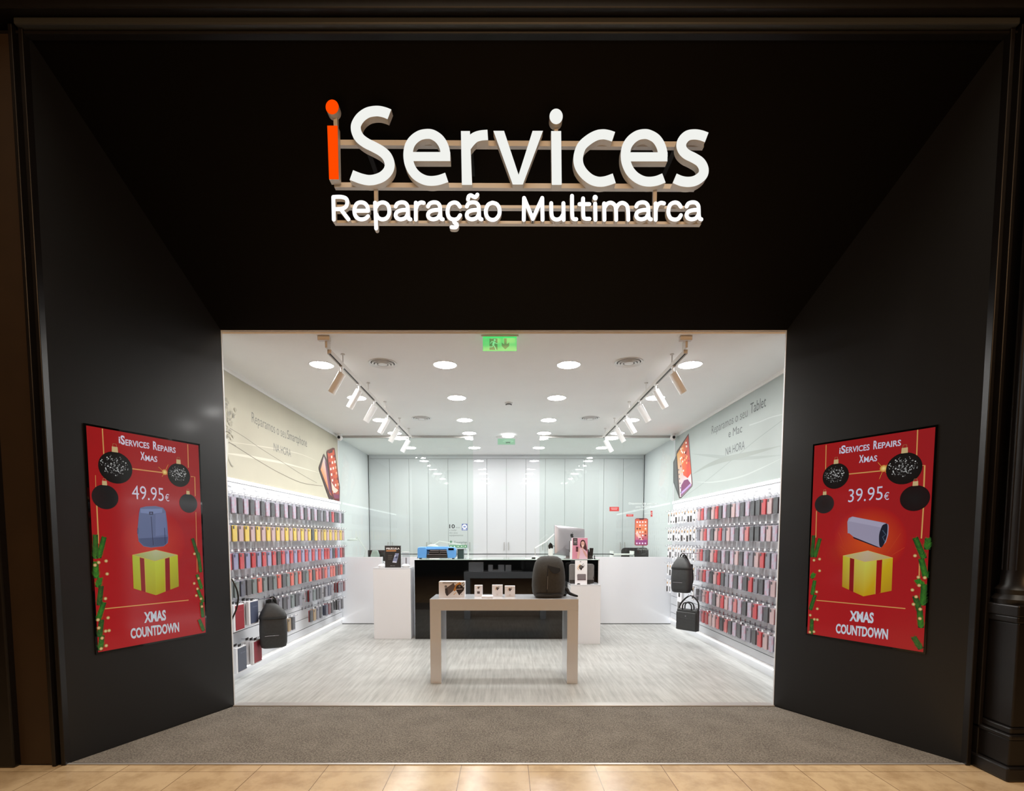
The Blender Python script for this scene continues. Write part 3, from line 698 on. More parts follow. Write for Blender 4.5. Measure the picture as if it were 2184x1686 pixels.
for i, (x, y, lb) in enumerate([(-1.24, 5.25, 'left of centre near the entrance'), (1.22, 5.22, 'right of centre near the entrance'), (-1.24, 7.6, 'left of centre deeper in the shop'), (1.22, 7.6, 'right of centre deeper in the shop')]):
    o = vt if i == 0 else copy_tree(vt, None, (x, y, CZ)); o['label'] = 'round white ceiling vent ' + lb

for s, nm in ((-1, 'left'), (1, 'right')):
    X = s * 1.56 + (0 if s < 0 else .02); zt = 3.125
    tr = thing('lighting_track', f'slim grey-white lighting track along the {nm} side of the shop ceiling', 'lighting track', (X, 6.45, CZ), 'ceiling lighting tracks')
    MB().box(X - .018, X + .018, 4.62, 8.45, zt, zt + .032).box(X - .018, X - .012, 4.62, 8.45, zt - .006, zt).box(X + .012, X + .018, 4.62, 8.45, zt - .006, zt).build('rail', M['track'], tr, bevel=.002)
    MB().box(X - .007, X + .007, 4.63, 8.44, zt - .001, zt + .004).build('slot', M['gap'], tr)
    MB().box(X - .075, X + .03, 4.545, 4.59, CZ - .04, CZ).box(X - .02, X + .0, 4.57, 4.66, zt + .03, CZ - .02).build('feed_box', M['track'], tr, bevel=.003)
    for k, y in enumerate((5.0, 5.9, 6.7, 7.6, 8.3)): MB().box(X - .004, X + .004, y - .004, y + .004, zt + .03, CZ).lathe([(.02, CZ - .008), (.02, CZ)], (X, y, 0), 14).build('clip', M['track'], tr)
    ys = [4.96, 5.52, 6.16, 6.83, 7.44, 8.28]
    proto = None
    for k, y in enumerate(ys):
        if proto is None:
            sp = thing('track_spotlight', 'x', 'spotlight', (X, y, zt), f'spotlights on the ceiling tracks')
            MB().box(X - .014, X + .014, y - .03, y + .03, zt - .016, zt + .0).build('adapter', M['plasticwhite'], sp, bevel=.003)
            MB().tube([(X, y, zt - .012), (X, y, zt - .05), (X + s * .012, y + .002, zt - .075)], .008, 8).build('stem', M['plasticwhite'], sp, smooth=True)
            d = Vector((s * .52, .04, -.84)).normalized(); a = Vector((X, y, zt - .072)) - d * .01; b = a + d * .215
            u = d.orthogonal().normalized(); v = d.cross(u)
            def ring(c, r): return [c + (u * math.cos(t) + v * math.sin(t)) * r for t in [2 * math.pi * q / 28 for q in range(28)]]
            MB().rings([ring(a, .03), ring(a + d * .004, .036), ring(b, .036), ring(b, .031), ring(b - d * .02, .029)], cap1=False).build('housing', M['plasticwhite'], sp, smooth=True)
            MB().rings([ring(b - d * .021, .029), ring(b - d * .02, .029)]).build('lens', M['led'], sp)
            KIDS[sp.name] = list(sp.children); proto = sp; o = sp
        else: o = copy_tree(proto, None, (X, y, zt))
        o['label'] = f'white tube spotlight on the {nm} ceiling track, {ORD[k]} from the entrance'
        l = bpy.data.lights.new('spot_beam', 'SPOT'); l.energy = SPOT_W; l.spot_size = R(100); l.spot_blend = .8; l.shadow_soft_size = .03; l.color = (.98, .985, 1)
        lo = bpy.data.objects.new('spot_beam', l); COL.objects.link(lo)
        d = Vector((s * .52, .04, -.84)).normalized(); lo.location = Vector((X, y, zt - .072)) + d * .212; lo.rotation_euler = d.to_track_quat('-Z', 'Y').to_euler()
# exit sign
ye = 4.55
a, b = on_y(1030, 748, ye), on_y(1102, 719, ye)
ex = thing('exit_sign', 'green running-man exit sign with a down arrow hanging at the entrance', 'sign', ((a.x + b.x) / 2, ye, CZ))
MB().box(a.x - .015, b.x + .015, ye - .014, ye + .014, CZ - .012, CZ).build('housing', M['plasticwhite'], ex, bevel=.004)
MB().box(a.x, b.x, ye - .004, ye + .004, a.z, CZ - .01).build('panel', M['exitface'], ex)
A = Art((0, ye - .004, 0), (0, -1, 0), .0005, .0002, lambda u, v: (1020 + u / 21.84, 700 + v / 21.84))
g1, g2 = (44, 150, 80), (120, 255, 165)
A.rect((230, 1045), (1785, 440), (88, 238, 130)); A.poly([(940, 440), (1780, 440), (1740, 700), (960, 760)], g2, cs=[(60, 240, 120)] * 2 + [(88, 238, 130)] * 2)
A.rect((525, 1000), (895, 480), g1)
A.disc((765, 545), .009, g2, n=16)
for pts, ww in (([(740, 620), (690, 780)], .018), ([(700, 770), (655, 860), (510, 870)], .007), ([(700, 760), (780, 880), (830, 1010)], .0085), ([(740, 615), (620, 620), (560, 710)], .006), ([(750, 620), (830, 710), (900, 715)], .006)): A.line(pts, ww, g2)
A.poly([(1205, 475), (1325, 475), (1325, 740), (1440, 660), (1440, 820), (1258, 975), (1095, 820), (1095, 660), (1205, 750)], g1)
A.build('pictogram', ex, 'screen')
# emergency lamp over the back room
ye = 9.0; em = thing('emergency_light', 'small lit emergency lamp under the ceiling behind the counter', 'ceiling light', (0, ye, CZ))
MB().box(-.18, .18, ye - .04, ye + .04, CZ - .03, CZ).build('housing', M['plasticwhite'], em, bevel=.004)
MB().box(-.15, .15, ye - .004, ye + .004, CZ - .13, CZ - .03).build('panel', clear('green_edge_acrylic', (.75, .98, .82), 1.45), em)
MB().lathe([(.001, CZ - .036), (.1, CZ - .036), (.1, CZ - .031), (.001, CZ - .031)], (.03, ye - .22, 0), 24).build('lens', M['led'], em)
for x, y, lb in ((.03, 6.75, 'in the middle of the shop ceiling'), (.03, 9.4, 'behind the emergency lamp')):
    d = thing('smoke_detector', 'small white smoke detector ' + lb, 'smoke detector', (x, y, CZ))
    MB().lathe([(.001, CZ - .04), (.03, CZ - .038), (.035, CZ - .02), (.05, CZ - .015), (.052, CZ)], (x, y, 0), 20).build('body', M['plasticwhite'], d, smooth=True)
    MB().lathe([(.036, CZ - .03), (.04, CZ - .029), (.04, CZ - .022), (.036, CZ - .021)], (x, y, 0), 20).build('sensing_grille', M['gap'], d)
for s, nm in ((-1, 'left'), (1, 'right')):
    c = Vector((s * 2.8 + (-.0), 8.72, CZ - .07)); d = thing('security_camera', f'white security camera at the {nm} end of the glass partition rail', 'camera', (c.x, c.y, CZ), 'ceiling security cameras')
    MB().lathe([(.035, CZ - .035), (.045, CZ - .02), (.05, CZ)], (c.x, c.y, 0), 20).build('mount', M['plasticwhite'], d, smooth=True)
    rs = [[(c.x + .048 * math.sin(p) * math.cos(q), c.y - .048 * math.cos(p), c.z + .048 * math.sin(p) * math.sin(q)) for q in [2 * math.pi * j / 20 for j in range(20)]] for p in [math.pi * (i + .1) / 12.2 for i in range(13)]]
    MB().rings(rs).build('body', M['plasticwhite'], d, smooth='all')
    MB().lathe([(.001, 0), (.022, -.002), (.024, -.012)], (c.x - s * .004, c.y - .052, c.z), 16, ax='y').build('lens', M['blackgloss'], d, smooth=True)

# ------------------------------------------------------------------ glass partition on its half walls, and the cabinets behind
for s, nm in ((-1, 'left'), (1, 'right')):
    gp = thing('glass_partition', f'tall glass partition on a white half wall, {nm} of the middle gap', 'partition', (s * 1.74, YG, 0), 'glass partitions at the back')
    xi = s * .575; xo = s * 2.88
    if s < 0:
        segs = [(-2.88, -2.165), (-1.81, -.6)]
    else: segs = [(.6, 2.88)]
    for a, b in segs:
        MB().box(a, b, YG - .0, YG + .09, .012, 1.175).build('base_panel', M['whitegloss'], gp, bevel=.003)
        MB().box(a, b, YG + .012, YG + .08, 0, .012).build('plinth', M['gap'], gp)
    cuts = [(-2.88, -1.73), (-1.725, xi)] if s < 0 else [(xi, 1.725), (1.73, 2.88)]
    for a, b in cuts: MB().box(a, b, YG + .035, YG + .047, 1.175 if not (s < 0 and a < -2) else 1.175, CZ - .03).build('glass_pane', M['glass'], gp)
    MB().box(min(xi, xo), max(xi, xo), YG + .02, YG + .06, CZ - .035, CZ).build('top_rail', M['steel'], gp)
# white work surfaces behind the half walls
for a, b, nm in ((-2.85, -2.2, 'far left'), (-1.8, -.62, 'left'), (.62, 2.85, 'right')):
    wb = thing('workbench', f'white workbench behind the {nm} half wall', 'desk', ((a + b) / 2, YG + .4, 0), 'workbenches behind the half walls')
    MB().box(a, b, YG + .1, YG + .75, 1.02, 1.06).build('worktop', M['white'], wb, bevel=.003)
    MB().box(a + .02, b - .02, YG + .12, YG + .14, .02, 1.02).build('modesty_panel', M['white'], wb)
    for x in (a + .03, b - .07): MB().box(x, x + .04, YG + .68, YG + .72, 0, 1.02).build('leg', M['plasticwhite'], wb)
# cabinets
wid = 5.76 / 14; cx0 = -2.88 + .0; CT = 3.17
struct(MB().box(-2.9, 2.9, YB + .0, YB + .5, CT, CZ).box(-2.9, -2.88, YB, YB + .5, 0, CT).box(2.88, 2.9, YB, YB + .5, 0, CT).build('trim_10', M['cabinet']))
CABN = ['leftmost', 'second from the left', 'third from the left', 'middle', 'third from the right', 'second from the right', 'rightmost']
for k in range(7):
    x = cx0 + k * 2 * wid
    cb_ = thing('tall_cabinet', f'tall white two-door wall cabinet behind the counter, {CABN[k]} of seven', 'cabinet', (x + wid, YB + .25, 0), 'tall cabinets along the back wall')
    MB().box(x + .002, x + 2 * wid - .002, YB + .022, YB + .46, 0, CT - .002).build('body', M['joint'], cb_)
    for j in range(2):
        xa = x + j * wid + .0025; xb = x + (j + 1) * wid - .0025
        dr = MB().box(xa, xb, YB, YB + .02, 1.17, CT - .006).build('door', M['cabinet'], cb_)
        hx = xb - .045 if j == 0 else xa + .045
        MB().tube([(hx, YB, 1.25), (hx, YB - .03, 1.25), (hx, YB - .03, 1.41), (hx, YB, 1.41)], .007, 8).build('handle', M['steel'], dr)
        MB().box(xa, xb, YB, YB + .02, .08, 1.15).build('lower_door', M['cabinet'], cb_)
# ------------------------------------------------------------------ writing and stickers on the glass
def on_glass(name, label, cat='sticker', m='art'):
    return lambda A: tag(A.build(name, None, m), label, cat)
A = Art((0, YG + .035, 0), (0, -1, 0), .001, .0003, lambda u, v: (780 + u / 5.62, 1080 + v / 5.62))
wl = thing('window_lettering', 'small black and grey anniversary lettering on the left glass pane', 'lettering', tuple(A.pt((1080, 350))))
NA = lambda: Art((0, YG + .035, 0), (0, -1, 0), .001, .0003, lambda u, v: (780 + u / 5.62, 1080 + v / 5.62))
for t_, p_, q_, h_, c_t, b_t in (('10', (1002, 258), (1068, 258), .068, (24, 24, 26), .02), ('anos', (1078, 258), (1130, 258), .02, (130, 140, 138), 0), ('a cuidar', (1002, 290), (1092, 290), .03, (110, 120, 120), 0), ('dos seus', (1002, 322), (1102, 322), .028, (110, 120, 120), 0), ('equipamentos', (1002, 352), (1168, 352), .028, (110, 120, 120), 0)):
    A = NA(); A.text(t_, p_, q_, h_, c_t, b_t); A.build('number' if t_ == '10' else 'text_line', wl)
A = Art((0, YG + .035, 0), (0, -1, 0), .001, .0003, lambda u, v: (780 + u / 5.62, 1080 + v / 5.62))
A.rect((1152, 285), (1218, 205), (78, 98, 160)); A.disc((1185, 240), .042, (226, 232, 244), n=20); A.rect((1170, 250), (1200, 230), (120, 140, 190)); A.rect((1160, 280), (1210, 272), (200, 208, 230))
tag(A.build('award_badge'), 'blue square award badge beside the anniversary lettering', 'sticker')
A = Art((0, YG + .035, 0), (0, -1, 0), .001, .0003, lambda u, v: (780 + u / 5.62, 1080 + v / 5.62))
def star(A, c, r, col):
    C = A.pt(c); A.poly([tuple(C + Vector((math.sin(t) * q * r, 0, math.cos(t) * q * r))) for t, q in [(math.pi * k / 5, 1 if k % 2 == 0 else .42) for k in range(10)]], col)
star(A, (1022, 420), .03, (70, 128, 96)); A.text('Trustpilot', (1058, 438), (1215, 438), .036, (96, 116, 112), .006)
for k in range(5):
    A.rect((1003 + k * 43, 492), (1042 + k * 43, 458), (76, 150, 104)); star(A, (1022 + k * 43, 475), .018, (226, 240, 230))
tag(A.build('review_sticker'), 'green review sticker with five stars above the blue machine', 'sticker')
A = Art((0, YG + .035, 0), (0, -1, 0), .001, .0003, lambda u, v: (1080 + u / 5.62, 1080 + v / 5.62))
pc = [(1540, 150), (1560, 138), (1675, 138), (1698, 150), (1696, 455), (1680, 466), (1552, 466), (1536, 455)]
A.poly(pc, (150, 78, 82)); A.poly([(1546, 152), (1690, 152), (1688, 300), (1546, 300)], (222, 120, 84), cs=[(214, 104, 80), (214, 104, 80), (226, 136, 90), (236, 150, 110)][::1])
A.poly([(1546, 300), (1688, 300), (1688, 400), (1546, 400)], (226, 140, 120), cs=[(236, 150, 110), (226, 136, 90), (180, 90, 130), (190, 100, 140)][::1])
A.poly([(1546, 400), (1688, 400), (1686, 456), (1548, 456)], (150, 70, 130)); A.poly([(1570, 300), (1546, 320), (1600, 400), (1640, 400)], (238, 200, 200))
A.poly([(1590, 139), (1650, 139), (1645, 156), (1595, 156)], (70, 40, 50))
rn = random.Random(3)
for r in range(6):
    for c in range(4):
        if rn.random() < .85:
            u, v = 1568 + c * 33, 184 + r * 40; k = 9; col = rn.choice([(238, 226, 216), (90, 50, 60), (160, 60, 50), (240, 190, 160), (230, 230, 240)])
            A.rect((u - k, v + k), (u + k, v - k), col); A.h -= A.step
for c in range(4): A.rect((1563 + c * 34 - 9, 448), (1563 + c * 34 + 9, 430), (232, 214, 240)); A.h -= A.step
A.h += A.step
A.text('iServices', (1570, 520), (1712, 520), .034, (168, 180, 178), .0)
tag(A.build('phone_poster'), 'orange and purple smartphone picture stuck on the right glass pane', 'poster')
A = Art((0, YG + .035, 0), (0, -1, 0), .001, .0003, lambda u, v: (1080 + u / 5.747, 920 + v / 5.747))
A.text('Dispomos de películas', (1500, 890), (1862, 890), .032, (228, 236, 234), .01); A.text('para TODOS', (1585, 930), (1775, 930), .032, (228, 236, 234), .01)
A.text('os equipamentos', (1550, 965), (1790, 965), .026, (214, 226, 222)); A.text('em stock', (1690, 1010), (1780, 1010), .022, (214, 226, 222))
tag(A.build('window_lettering'), 'white lettering above the phone picture on the right glass pane', 'lettering')
for (a, b, lb) in (((1264, 975), (1380, 922), 'red notice stuck on the right glass pane, the one further left'), ((1470, 1040), (1556, 1012), 'red notice stuck below the slanting light reflection on the right glass'), ((1768, 1042), (1790, 970), 'narrow red notice beside the phone picture on the glass')):
    A = Art((0, YG + .035, 0), (0, -1, 0), .001, .0003, lambda u, v: (1080 + u / 5.747, 920 + v / 5.747))
    A.rect(a, b, (196, 62, 60)); h = b[1] - a[1]; w_ = b[0] - a[0]
    A.rect((a[0] + w_ * .2, a[1] + h * .45), (a[0] + w_ * .8, a[1] + h * .35), (236, 200, 196)); A.rect((a[0] + w_ * .15, a[1] + h * .75), (a[0] + w_ * .85, a[1] + h * .65), (236, 200, 196))
    tag(A.build('notice_sticker'), lb, 'sticker', 'red notices on the glass')
# ------------------------------------------------------------------ slatted display walls, light strips, wall pictures
SLOTS = [.219 + .1425 * i for i in range(13)]
ROWZ = [SLOTS[12], SLOTS[10], SLOTS[8], SLOTS[6], SLOTS[4], SLOTS[2]]
Y0W, Y1W = YO + .022, YG - .01
for s, nm in ((-1, 'left'), (1, 'right')):
    xw = s * WX; xf = s * 2.868
    sl = thing('slatwall_display', f'white slotted display panel along the {nm} shop wall', 'display panel', (xw, 6.7, .1), 'slatted display walls')
    bb = lambda m, a, b, y0, y1, z0, z1: m.box(min(a, b), max(a, b), y0, y1, z0, z1)
    m = MB(); zs = [.128] + [z + .004 for z in SLOTS]; ze = [z - .004 for z in SLOTS] + [2.0885]
    for a, b in zip(zs, ze): bb(m, s * 2.885, xf, Y0W, Y1W, a, b)
    m.build('panel', M['slat'], sl)
    bb(MB(), xw, s * 2.885, Y0W, Y1W, .126, 2.08).build('slot_backing', M['gap'], sl)
    A = Art((xf, 0, 0), (-s, 0, 0), .0006, .0002, lambda u, v: (u, v))
    rn = random.Random(11 + s)
    for k in range(12):
        y = 5.02 + k * .29 + rn.uniform(-.02, .02)
        for dz, t in ((0, rn.choice(['iPhone', 'iPhone', 'iPhone'] if s < 0 else ['Huawei', 'Samsung'])), (-.045, rn.choice(['11', 'XR', 'X | XS', '12', '8 | 7']) if s < 0 else rn.choice(['P30', 'P40', 'S20', 'A51', 'P20']))):
            wd = .055 if dz == 0 else .035; yy = y if dz == 0 else y + (k % 2) * .05
            a, b = (xf, yy, 2.028 + dz), (xf, yy + wd, 2.028 + dz)
            if s > 0: a, b = b, a
            A.text(t, a, b, .016, (120, 122, 128))
    A.build('row_headings', sl)
    ls = thing('light_strip', f'bright white light strip above the {nm} wall display', 'light strip', (xw, 6.7, 2.085), 'light strips of the display walls')
    bb(bb(MB(), xw, s * 2.856, Y0W, Y1W, 2.1235, 2.1255), xw, s * 2.859, Y0W, Y1W, 2.0895, 2.1235).build('housing', M['plasticwhite'], ls)
    x_ = s * 2.856; MB().add([(x_, Y0W, 2.089), (x_, Y1W, 2.089), (x_, Y1W, 2.1235), (x_, Y0W, 2.1235)], [(0, 1, 2, 3)]).build('diffuser', M['led'], ls)
    l2 = thing('light_strip', f'thin white light strip at the foot of the {nm} wall display', 'light strip', (xw, 6.7, .09), 'light strips of the display walls')
    bb(MB(), xw, s * 2.85, Y0W, Y1W, .108, .124).build('housing', M['plasticwhite'], l2)
    bb(MB(), xw, s * 2.845, Y0W, Y1W, .094, .107).build('diffuser', M['led'], l2)

def wave(A, pts, w, c, taper=False): A.line(smoothline(pts, 8), w, c, taper)
# left picture: cream paper with wording, lines, blossoms and two phones
XL = -2.888
mu = thing('wall_mural', 'cream wall picture with phones and grey wording above the left display', 'wall picture', (-WX, 6.7, 2.13), 'wall pictures')
MB().box(-WX, XL, Y0W, YG, 2.126, CZ - .04).build('sheet', mat('cream_print', (184, 179, 161), .6, noise=.03, nscale=2), mu)
A = Art((XL, 0, 0), (1, 0, 0), .0006, .0001)
C1 = lambda u, v: (460 + u / 6.484, 690 + v / 6.484); C2 = lambda u, v: (460 + u / 6.484, 940 + v / 6.484)
def px(f, *pts): return [tuple(on_plane(*f(*p), A.p, A.n)) for p in pts]
wave(A, px(C2, (140, 15), (400, 40), (900, 120), (1200, 190), (1450, 300)), .012, (202, 197, 180), True)
wave(A, px(C2, (135, 170), (300, 190), (600, 240), (1000, 320), (1430, 440)), .03, (206, 202, 186), True)
wave(A, px(C2, (100, -30), (300, 90), (600, 280), (900, 450), (1200, 580), (1480, 622)), .008, (112, 106, 90), False)
wave(A, px(C1, (105, 1390), (400, 1570), (600, 1710), (900, 1900), (1200, 2090), (1400, 2200)), .006, (120, 116, 100))
wave(A, px(C1, (105, 1595), (280, 1690)), .006, (120, 116, 100))
A.text('Reparamos o seu ', *px(C1, (500, 1362), (975, 1590)), .115, (110, 110, 102), -.008); A.text('Smartphone', *px(C1, (990, 1590), (1262, 1705)), .115, (92, 92, 88), -.006)
A.text('NA HORA', *px(C2, (805, 138), (1040, 222)), .1, (104, 106, 102), -.008)
A.text('iServices', *px(C1, (1400, 1590), (1490, 1620)), .03, (176, 172, 156))
rn = random.Random(9)
for (u, v) in [(130, 1060), (150, 1110), (120, 1180), (150, 1240), (200, 1260), (245, 1280), (190, 1330), (160, 1350), (205, 1385), (260, 1195), (235, 1240), (130, 1450), (160, 1480), (200, 1500), (130, 1540), (170, 1560), (225, 1560), (140, 1620)]:
    for _ in range(3):
        p = Vector(px(C1, (u + rn.uniform(-25, 25), v + rn.uniform(-25, 25)))[0]); r = rn.uniform(.012, .028)
        A.poly([tuple(p + Vector((0, math.cos(t) * r, math.sin(t) * r * rn.uniform(.6, 1)))) for t in [2 * math.pi * k / 7 for k in range(7)]], rn.choice([(158, 152, 134), (176, 170, 152), (138, 134, 122)]))
for pts in ([(120, 1100), (170, 1180), (150, 1300)], [(150, 1360), (230, 1290), (270, 1250)], [(130, 1480), (200, 1510), (230, 1560)]): A.line(px(C1, *pts), .005, (140, 134, 118))
A.line(px(C2, (150, -60), (140, 150), (180, 260), (210, 330), (240, 355)), .01, (160, 156, 140)); A.poly(px(C2, (110, -40), (165, -30), (165, 180), (130, 420), (118, 480)), (196, 194, 182))
A.poly(px(C2, (1490, 175), (1535, 260), (1625, 810), (1568, 812), (1425, 400), (1422, 360)), (66, 44, 44))
A.poly(px(C2, (1490, 215), (1520, 290), (1600, 760), (1580, 745), (1445, 395)), (186, 110, 66), cs=[(200, 190, 190), (110, 60, 90), (120, 60, 80), (190, 110, 60), (210, 140, 80)])
A.poly(px(C2, (1500, 260), (1525, 320), (1598, 740), (1560, 690), (1530, 480)), (110, 60, 90))
A.poly(px(C2, (1528, 150), (1542, 128), (1615, 92), (1640, 100), (1712, 640), (1708, 840), (1640, 815), (1600, 760)), (96, 36, 34))
A.poly(px(C2, (1540, 165), (1630, 118), (1697, 650), (1700, 800), (1640, 795), (1610, 720)), (196, 84, 40), cs=[(190, 70, 40), (200, 80, 44), (196, 90, 50), (120, 60, 80), (110, 50, 70), (210, 110, 60)])
A.poly(px(C2, (1550, 160), (1610, 128), (1608, 158), (1560, 172)), (60, 34, 34))
for r_ in range(7):
    for c_ in range(3):
        u, v = 1562 + c_ * 34 + r_ * 11, 232 - c_ * 10 + r_ * 78
        A.poly(px(C2, (u - 9, v - 16), (u + 9, v - 22), (u + 12, v + 12), (u - 6, v + 18)), rn.choice([(236, 224, 214), (110, 50, 50), (230, 170, 140), (150, 60, 50)])); A.h -= A.step
A.h += A.step
A.poly(px(C2, (1590, 560), (1640, 640), (1690, 680), (1650, 720), (1605, 680)), (214, 196, 180)); A.poly(px(C2, (1615, 735), (1700, 740), (1702, 790), (1640, 790)), (120, 60, 90))
A.build('print', mu)
# right picture
XR = 2.888
mu = thing('wall_mural', 'pale green-grey wall picture with a tablet and grey wording above the right display', 'wall picture', (WX, 6.7, 2.13), 'wall pictures')
MB().box(XR, WX, Y0W, YG, 2.126, CZ - .04).build('sheet', mat('grey_green_print', (168, 177, 175), .6, noise=.02, nscale=2), mu)
A = Art((XR, 0, 0), (-1, 0, 0), .0006, .0001)
C6 = lambda u, v: (1390 + u / 6.483, 800 + v / 6.483)
wave(A, px(C6, (560, 1085), (800, 1110), (1100, 1140), (1400, 1140), (1850, 1095)), .05, (154, 163, 161), True)
wave(A, px(C6, (560, 1370), (750, 1260), (950, 1180), (1150, 1130), (1450, 1060), (1780, 975)), .07, (150, 158, 154), True)
wave(A, px(C6, (450, 1680), (700, 1500), (1000, 1260), (1300, 1010), (1500, 850), (1850, 590)), .009, (148, 158, 156))
wave(A, px(C6, (1350, 690), (1500, 640), (1650, 580), (1850, 530)), .012, (184, 193, 191))
wave(A, px(C6, (600, 1470), (850, 1475), (1200, 1410), (1500, 1290), (1850, 1120)), .02, (184, 193, 190), True)
A.text('Reparamos o seu', *px(C6, (828, 815), (1325, 568)), .11, (104, 110, 108), -.004); A.text('Tablet', *px(C6, (1362, 535), (1580, 428)), .12, (80, 86, 86), 0)
A.text('e Mac', *px(C6, (1062, 862), (1250, 785)), .1, (86, 92, 92), 0); A.text('NA HORA', *px(C6, (1022, 1110), (1285, 1015)), .1, (90, 97, 97), -.002)
A.poly(px(C6, (340, 1105), (378, 1500), (378, 1690), (300, 1480), (298, 1200)), (70, 74, 74)); A.poly(px(C6, (336, 1150), (360, 1480), (362, 1600), (308, 1465), (308, 1210)), (96, 100, 100))
A.poly(px(C6, (512, 802), (565, 1505), (560, 1535), (405, 1700), (378, 1700), (338, 1090), (345, 1050)), (70, 50, 52))
A.poly(px(C6, (506, 830), (556, 1500), (552, 1530), (402, 1685), (392, 1680), (350, 1090)), (200, 80, 50), cs=[(170, 60, 50), (206, 80, 50), (220, 214, 220), (200, 196, 210), (214, 214, 220), (220, 160, 70)])
A.poly(px(C6, (503, 850), (548, 1350), (500, 1420), (440, 1380), (385, 1040), (420, 980)), (208, 76, 46), cs=[(160, 56, 50), (210, 80, 44), (214, 60, 50), (220, 90, 50), (224, 130, 60), (200, 70, 50)])
A.poly(px(C6, (500, 1435), (552, 1510), (550, 1530), (402, 1680), (410, 1520), (450, 1450)), (120, 60, 100)); A.poly(px(C6, (470, 1560), (540, 1490), (545, 1520), (410, 1650), (412, 1610)), (176, 150, 200))
for k in range(26):
    u = rn.uniform(395, 520); v = rn.uniform(900, 1350); c = rn.choice([(240, 230, 220), (150, 40, 40), (236, 180, 120)])
    if v > 830 + (500 - u) * 1.6: A.poly(px(C6, (u - 7, v - 12), (u + 8, v - 17), (u + 8, v + 10), (u - 7, v + 14)), c); A.h -= A.step
A.h += A.step
for k in range(6): A.poly(px(C6, (368 + k * 6, 1300 + k * 62), (380 + k * 6, 1292 + k * 62), (382 + k * 6, 1312 + k * 62), (370 + k * 6, 1320 + k * 62)), (90, 94, 110)); A.h -= A.step
A.build('print', mu)

# ------------------------------------------------------------------ phone cases on their hooks
def clear_case_mat():
    m = bpy.data.materials.new('patterned_clear_case'); m.use_nodes = True; nt = m.node_tree; b = nt.nodes['Principled BSDF']
    tc = nt.nodes.new('ShaderNodeTexCoord'); n = nt.nodes.new('ShaderNodeTexNoise'); n.inputs['Scale'].default_value = 22; n.inputs['Detail'].default_value = 2
    nt.links.new(tc.outputs['Object'], n.inputs['Vector']); r = nt.nodes.new('ShaderNodeValToRGB'); e = r.color_ramp.elements
    e[0].position = .42; e[0].color = (*lin((196, 194, 206)), 1); e[1].position = .66; e[1].color = (*lin((208, 164, 178)), 1)
    nt.links.new(n.outputs['Fac'], r.inputs[0]); nt.links.new(r.outputs[0], b.inputs['Base Color']); b.inputs['Roughness'].default_value = .25
    return m
CC = {'k': ('dark grey', (56, 58, 58)), 's': ('mid grey', (134, 134, 140)), 'c': ('clear patterned', None), 'p': ('sand pink', (214, 180, 174)), 'y': ('yellow', (246, 212, 74)),
      'r': ('red', (214, 42, 46)), 'l': ('lavender grey', (160, 160, 192)), 'g': ('green-grey', (120, 134, 128)), 'n': ('navy grey', (74, 80, 98)), 'o': ('coral orange', (236, 102, 78)),
      'P': ('salmon pink', (216, 116, 110)), 'b': ('beige', (182, 154, 106)), 'd': ('dark red', (120, 30, 34))}
HL = .135
def roundrect(y0, y1, z0, z1, r, k=4):
    out = []
    for cy, cz, a0 in ((y1 - r, z1 - r, 0), (y0 + r, z1 - r, 90), (y0 + r, z0 + r, 180), (y1 - r, z0 + r, 270)):
        for q in range(k + 1):
            a = R(a0 + 90 * q / k); out.append((cy + r * math.cos(a), cz + r * math.sin(a)))
    return out
# template in its own frame: hook tip direction +x, hook height z = 0
def case_body(x, w=.086, h=.164, t=.011, r=.012, m=None):
    p = roundrect(-w / 2, w / 2, -h - .014, -.014, r); mb = m or MB()
    p2 = [(y * .94, -.014 - h / 2 + (z + .014 + h / 2) * .97) for y, z in p]
    mb.rings([[(x - t, y, z) for y, z in p], [(x - .003, y, z) for y, z in p], [(x, y, z) for y, z in p2]]); return mb
case_mats = {k: (mat('case_' + v[0].replace(' ', '_'), v[1], .45) if v[1] else clear_case_mat()) for k, v in CC.items()}
def at_world(mb, base):   # move template geometry to its first place
    mb.v = [tuple(Vector(p) + Vector(base)) for p in mb.v]; return mb
FIRST = Vector((-2.868, 5.04, ROWZ[0]))
CASE = {}
def make_case(k):
    root = tag(at_world(case_body(HL), FIRST).build('phone_case', case_mats[k], None, loc=tuple(FIRST), smooth=True), 'x', 'phone case')
    ch = []
    if k not in 'c':
        m = MB(); pp = roundrect(-.036, -.012, -.052, -.022, .006); m.rings([[(HL + .0004, y, z) for y, z in pp], [(HL + .002, y, z) for y, z in pp]])
        ch.append(at_world(m, FIRST).build('camera_cutout', M['black'], root))
    m = MB(); x = HL + .004
    m.add([(x, -.045, -.186), (x, .045, -.186), (x, .045, .004), (x, -.045, .004)], [(0, 1, 2, 3)])
    m.add([(x - .02, -.045, -.186), (x - .02, .045, -.186), (x, .045, -.186), (x, -.045, -.186)], [(0, 1, 2, 3)])
    m.add([(x - .02, -.045, -.186), (x, -.045, -.186), (x, -.045, .004), (x - .02, -.045, .004)], [(0, 1, 2, 3)])
    m.add([(x - .02, .045, -.186), (x - .02, .045, .004), (x, .045, .004), (x, .045, -.186)], [(0, 1, 2, 3)])
    ch.append(at_world(m, FIRST).build('clear_pack', M['blister'], root))
    KIDS[root.name] = ch; return root
hk = tag(at_world(MB().tube([(0, 0, .004), (HL + .035, 0, .004), (HL + .045, 0, .009), (HL + .052, 0, .022)], .0022, 6).tube([(0, 0, .022), (HL + .03, 0, .024)], .0016, 6)
          .box(-.001, .003, -.014, .014, -.012, .03), FIRST).build('display_hook', M['chrome'], None, loc=tuple(FIRST)), 'x', 'hook', 'hooks of the display walls')
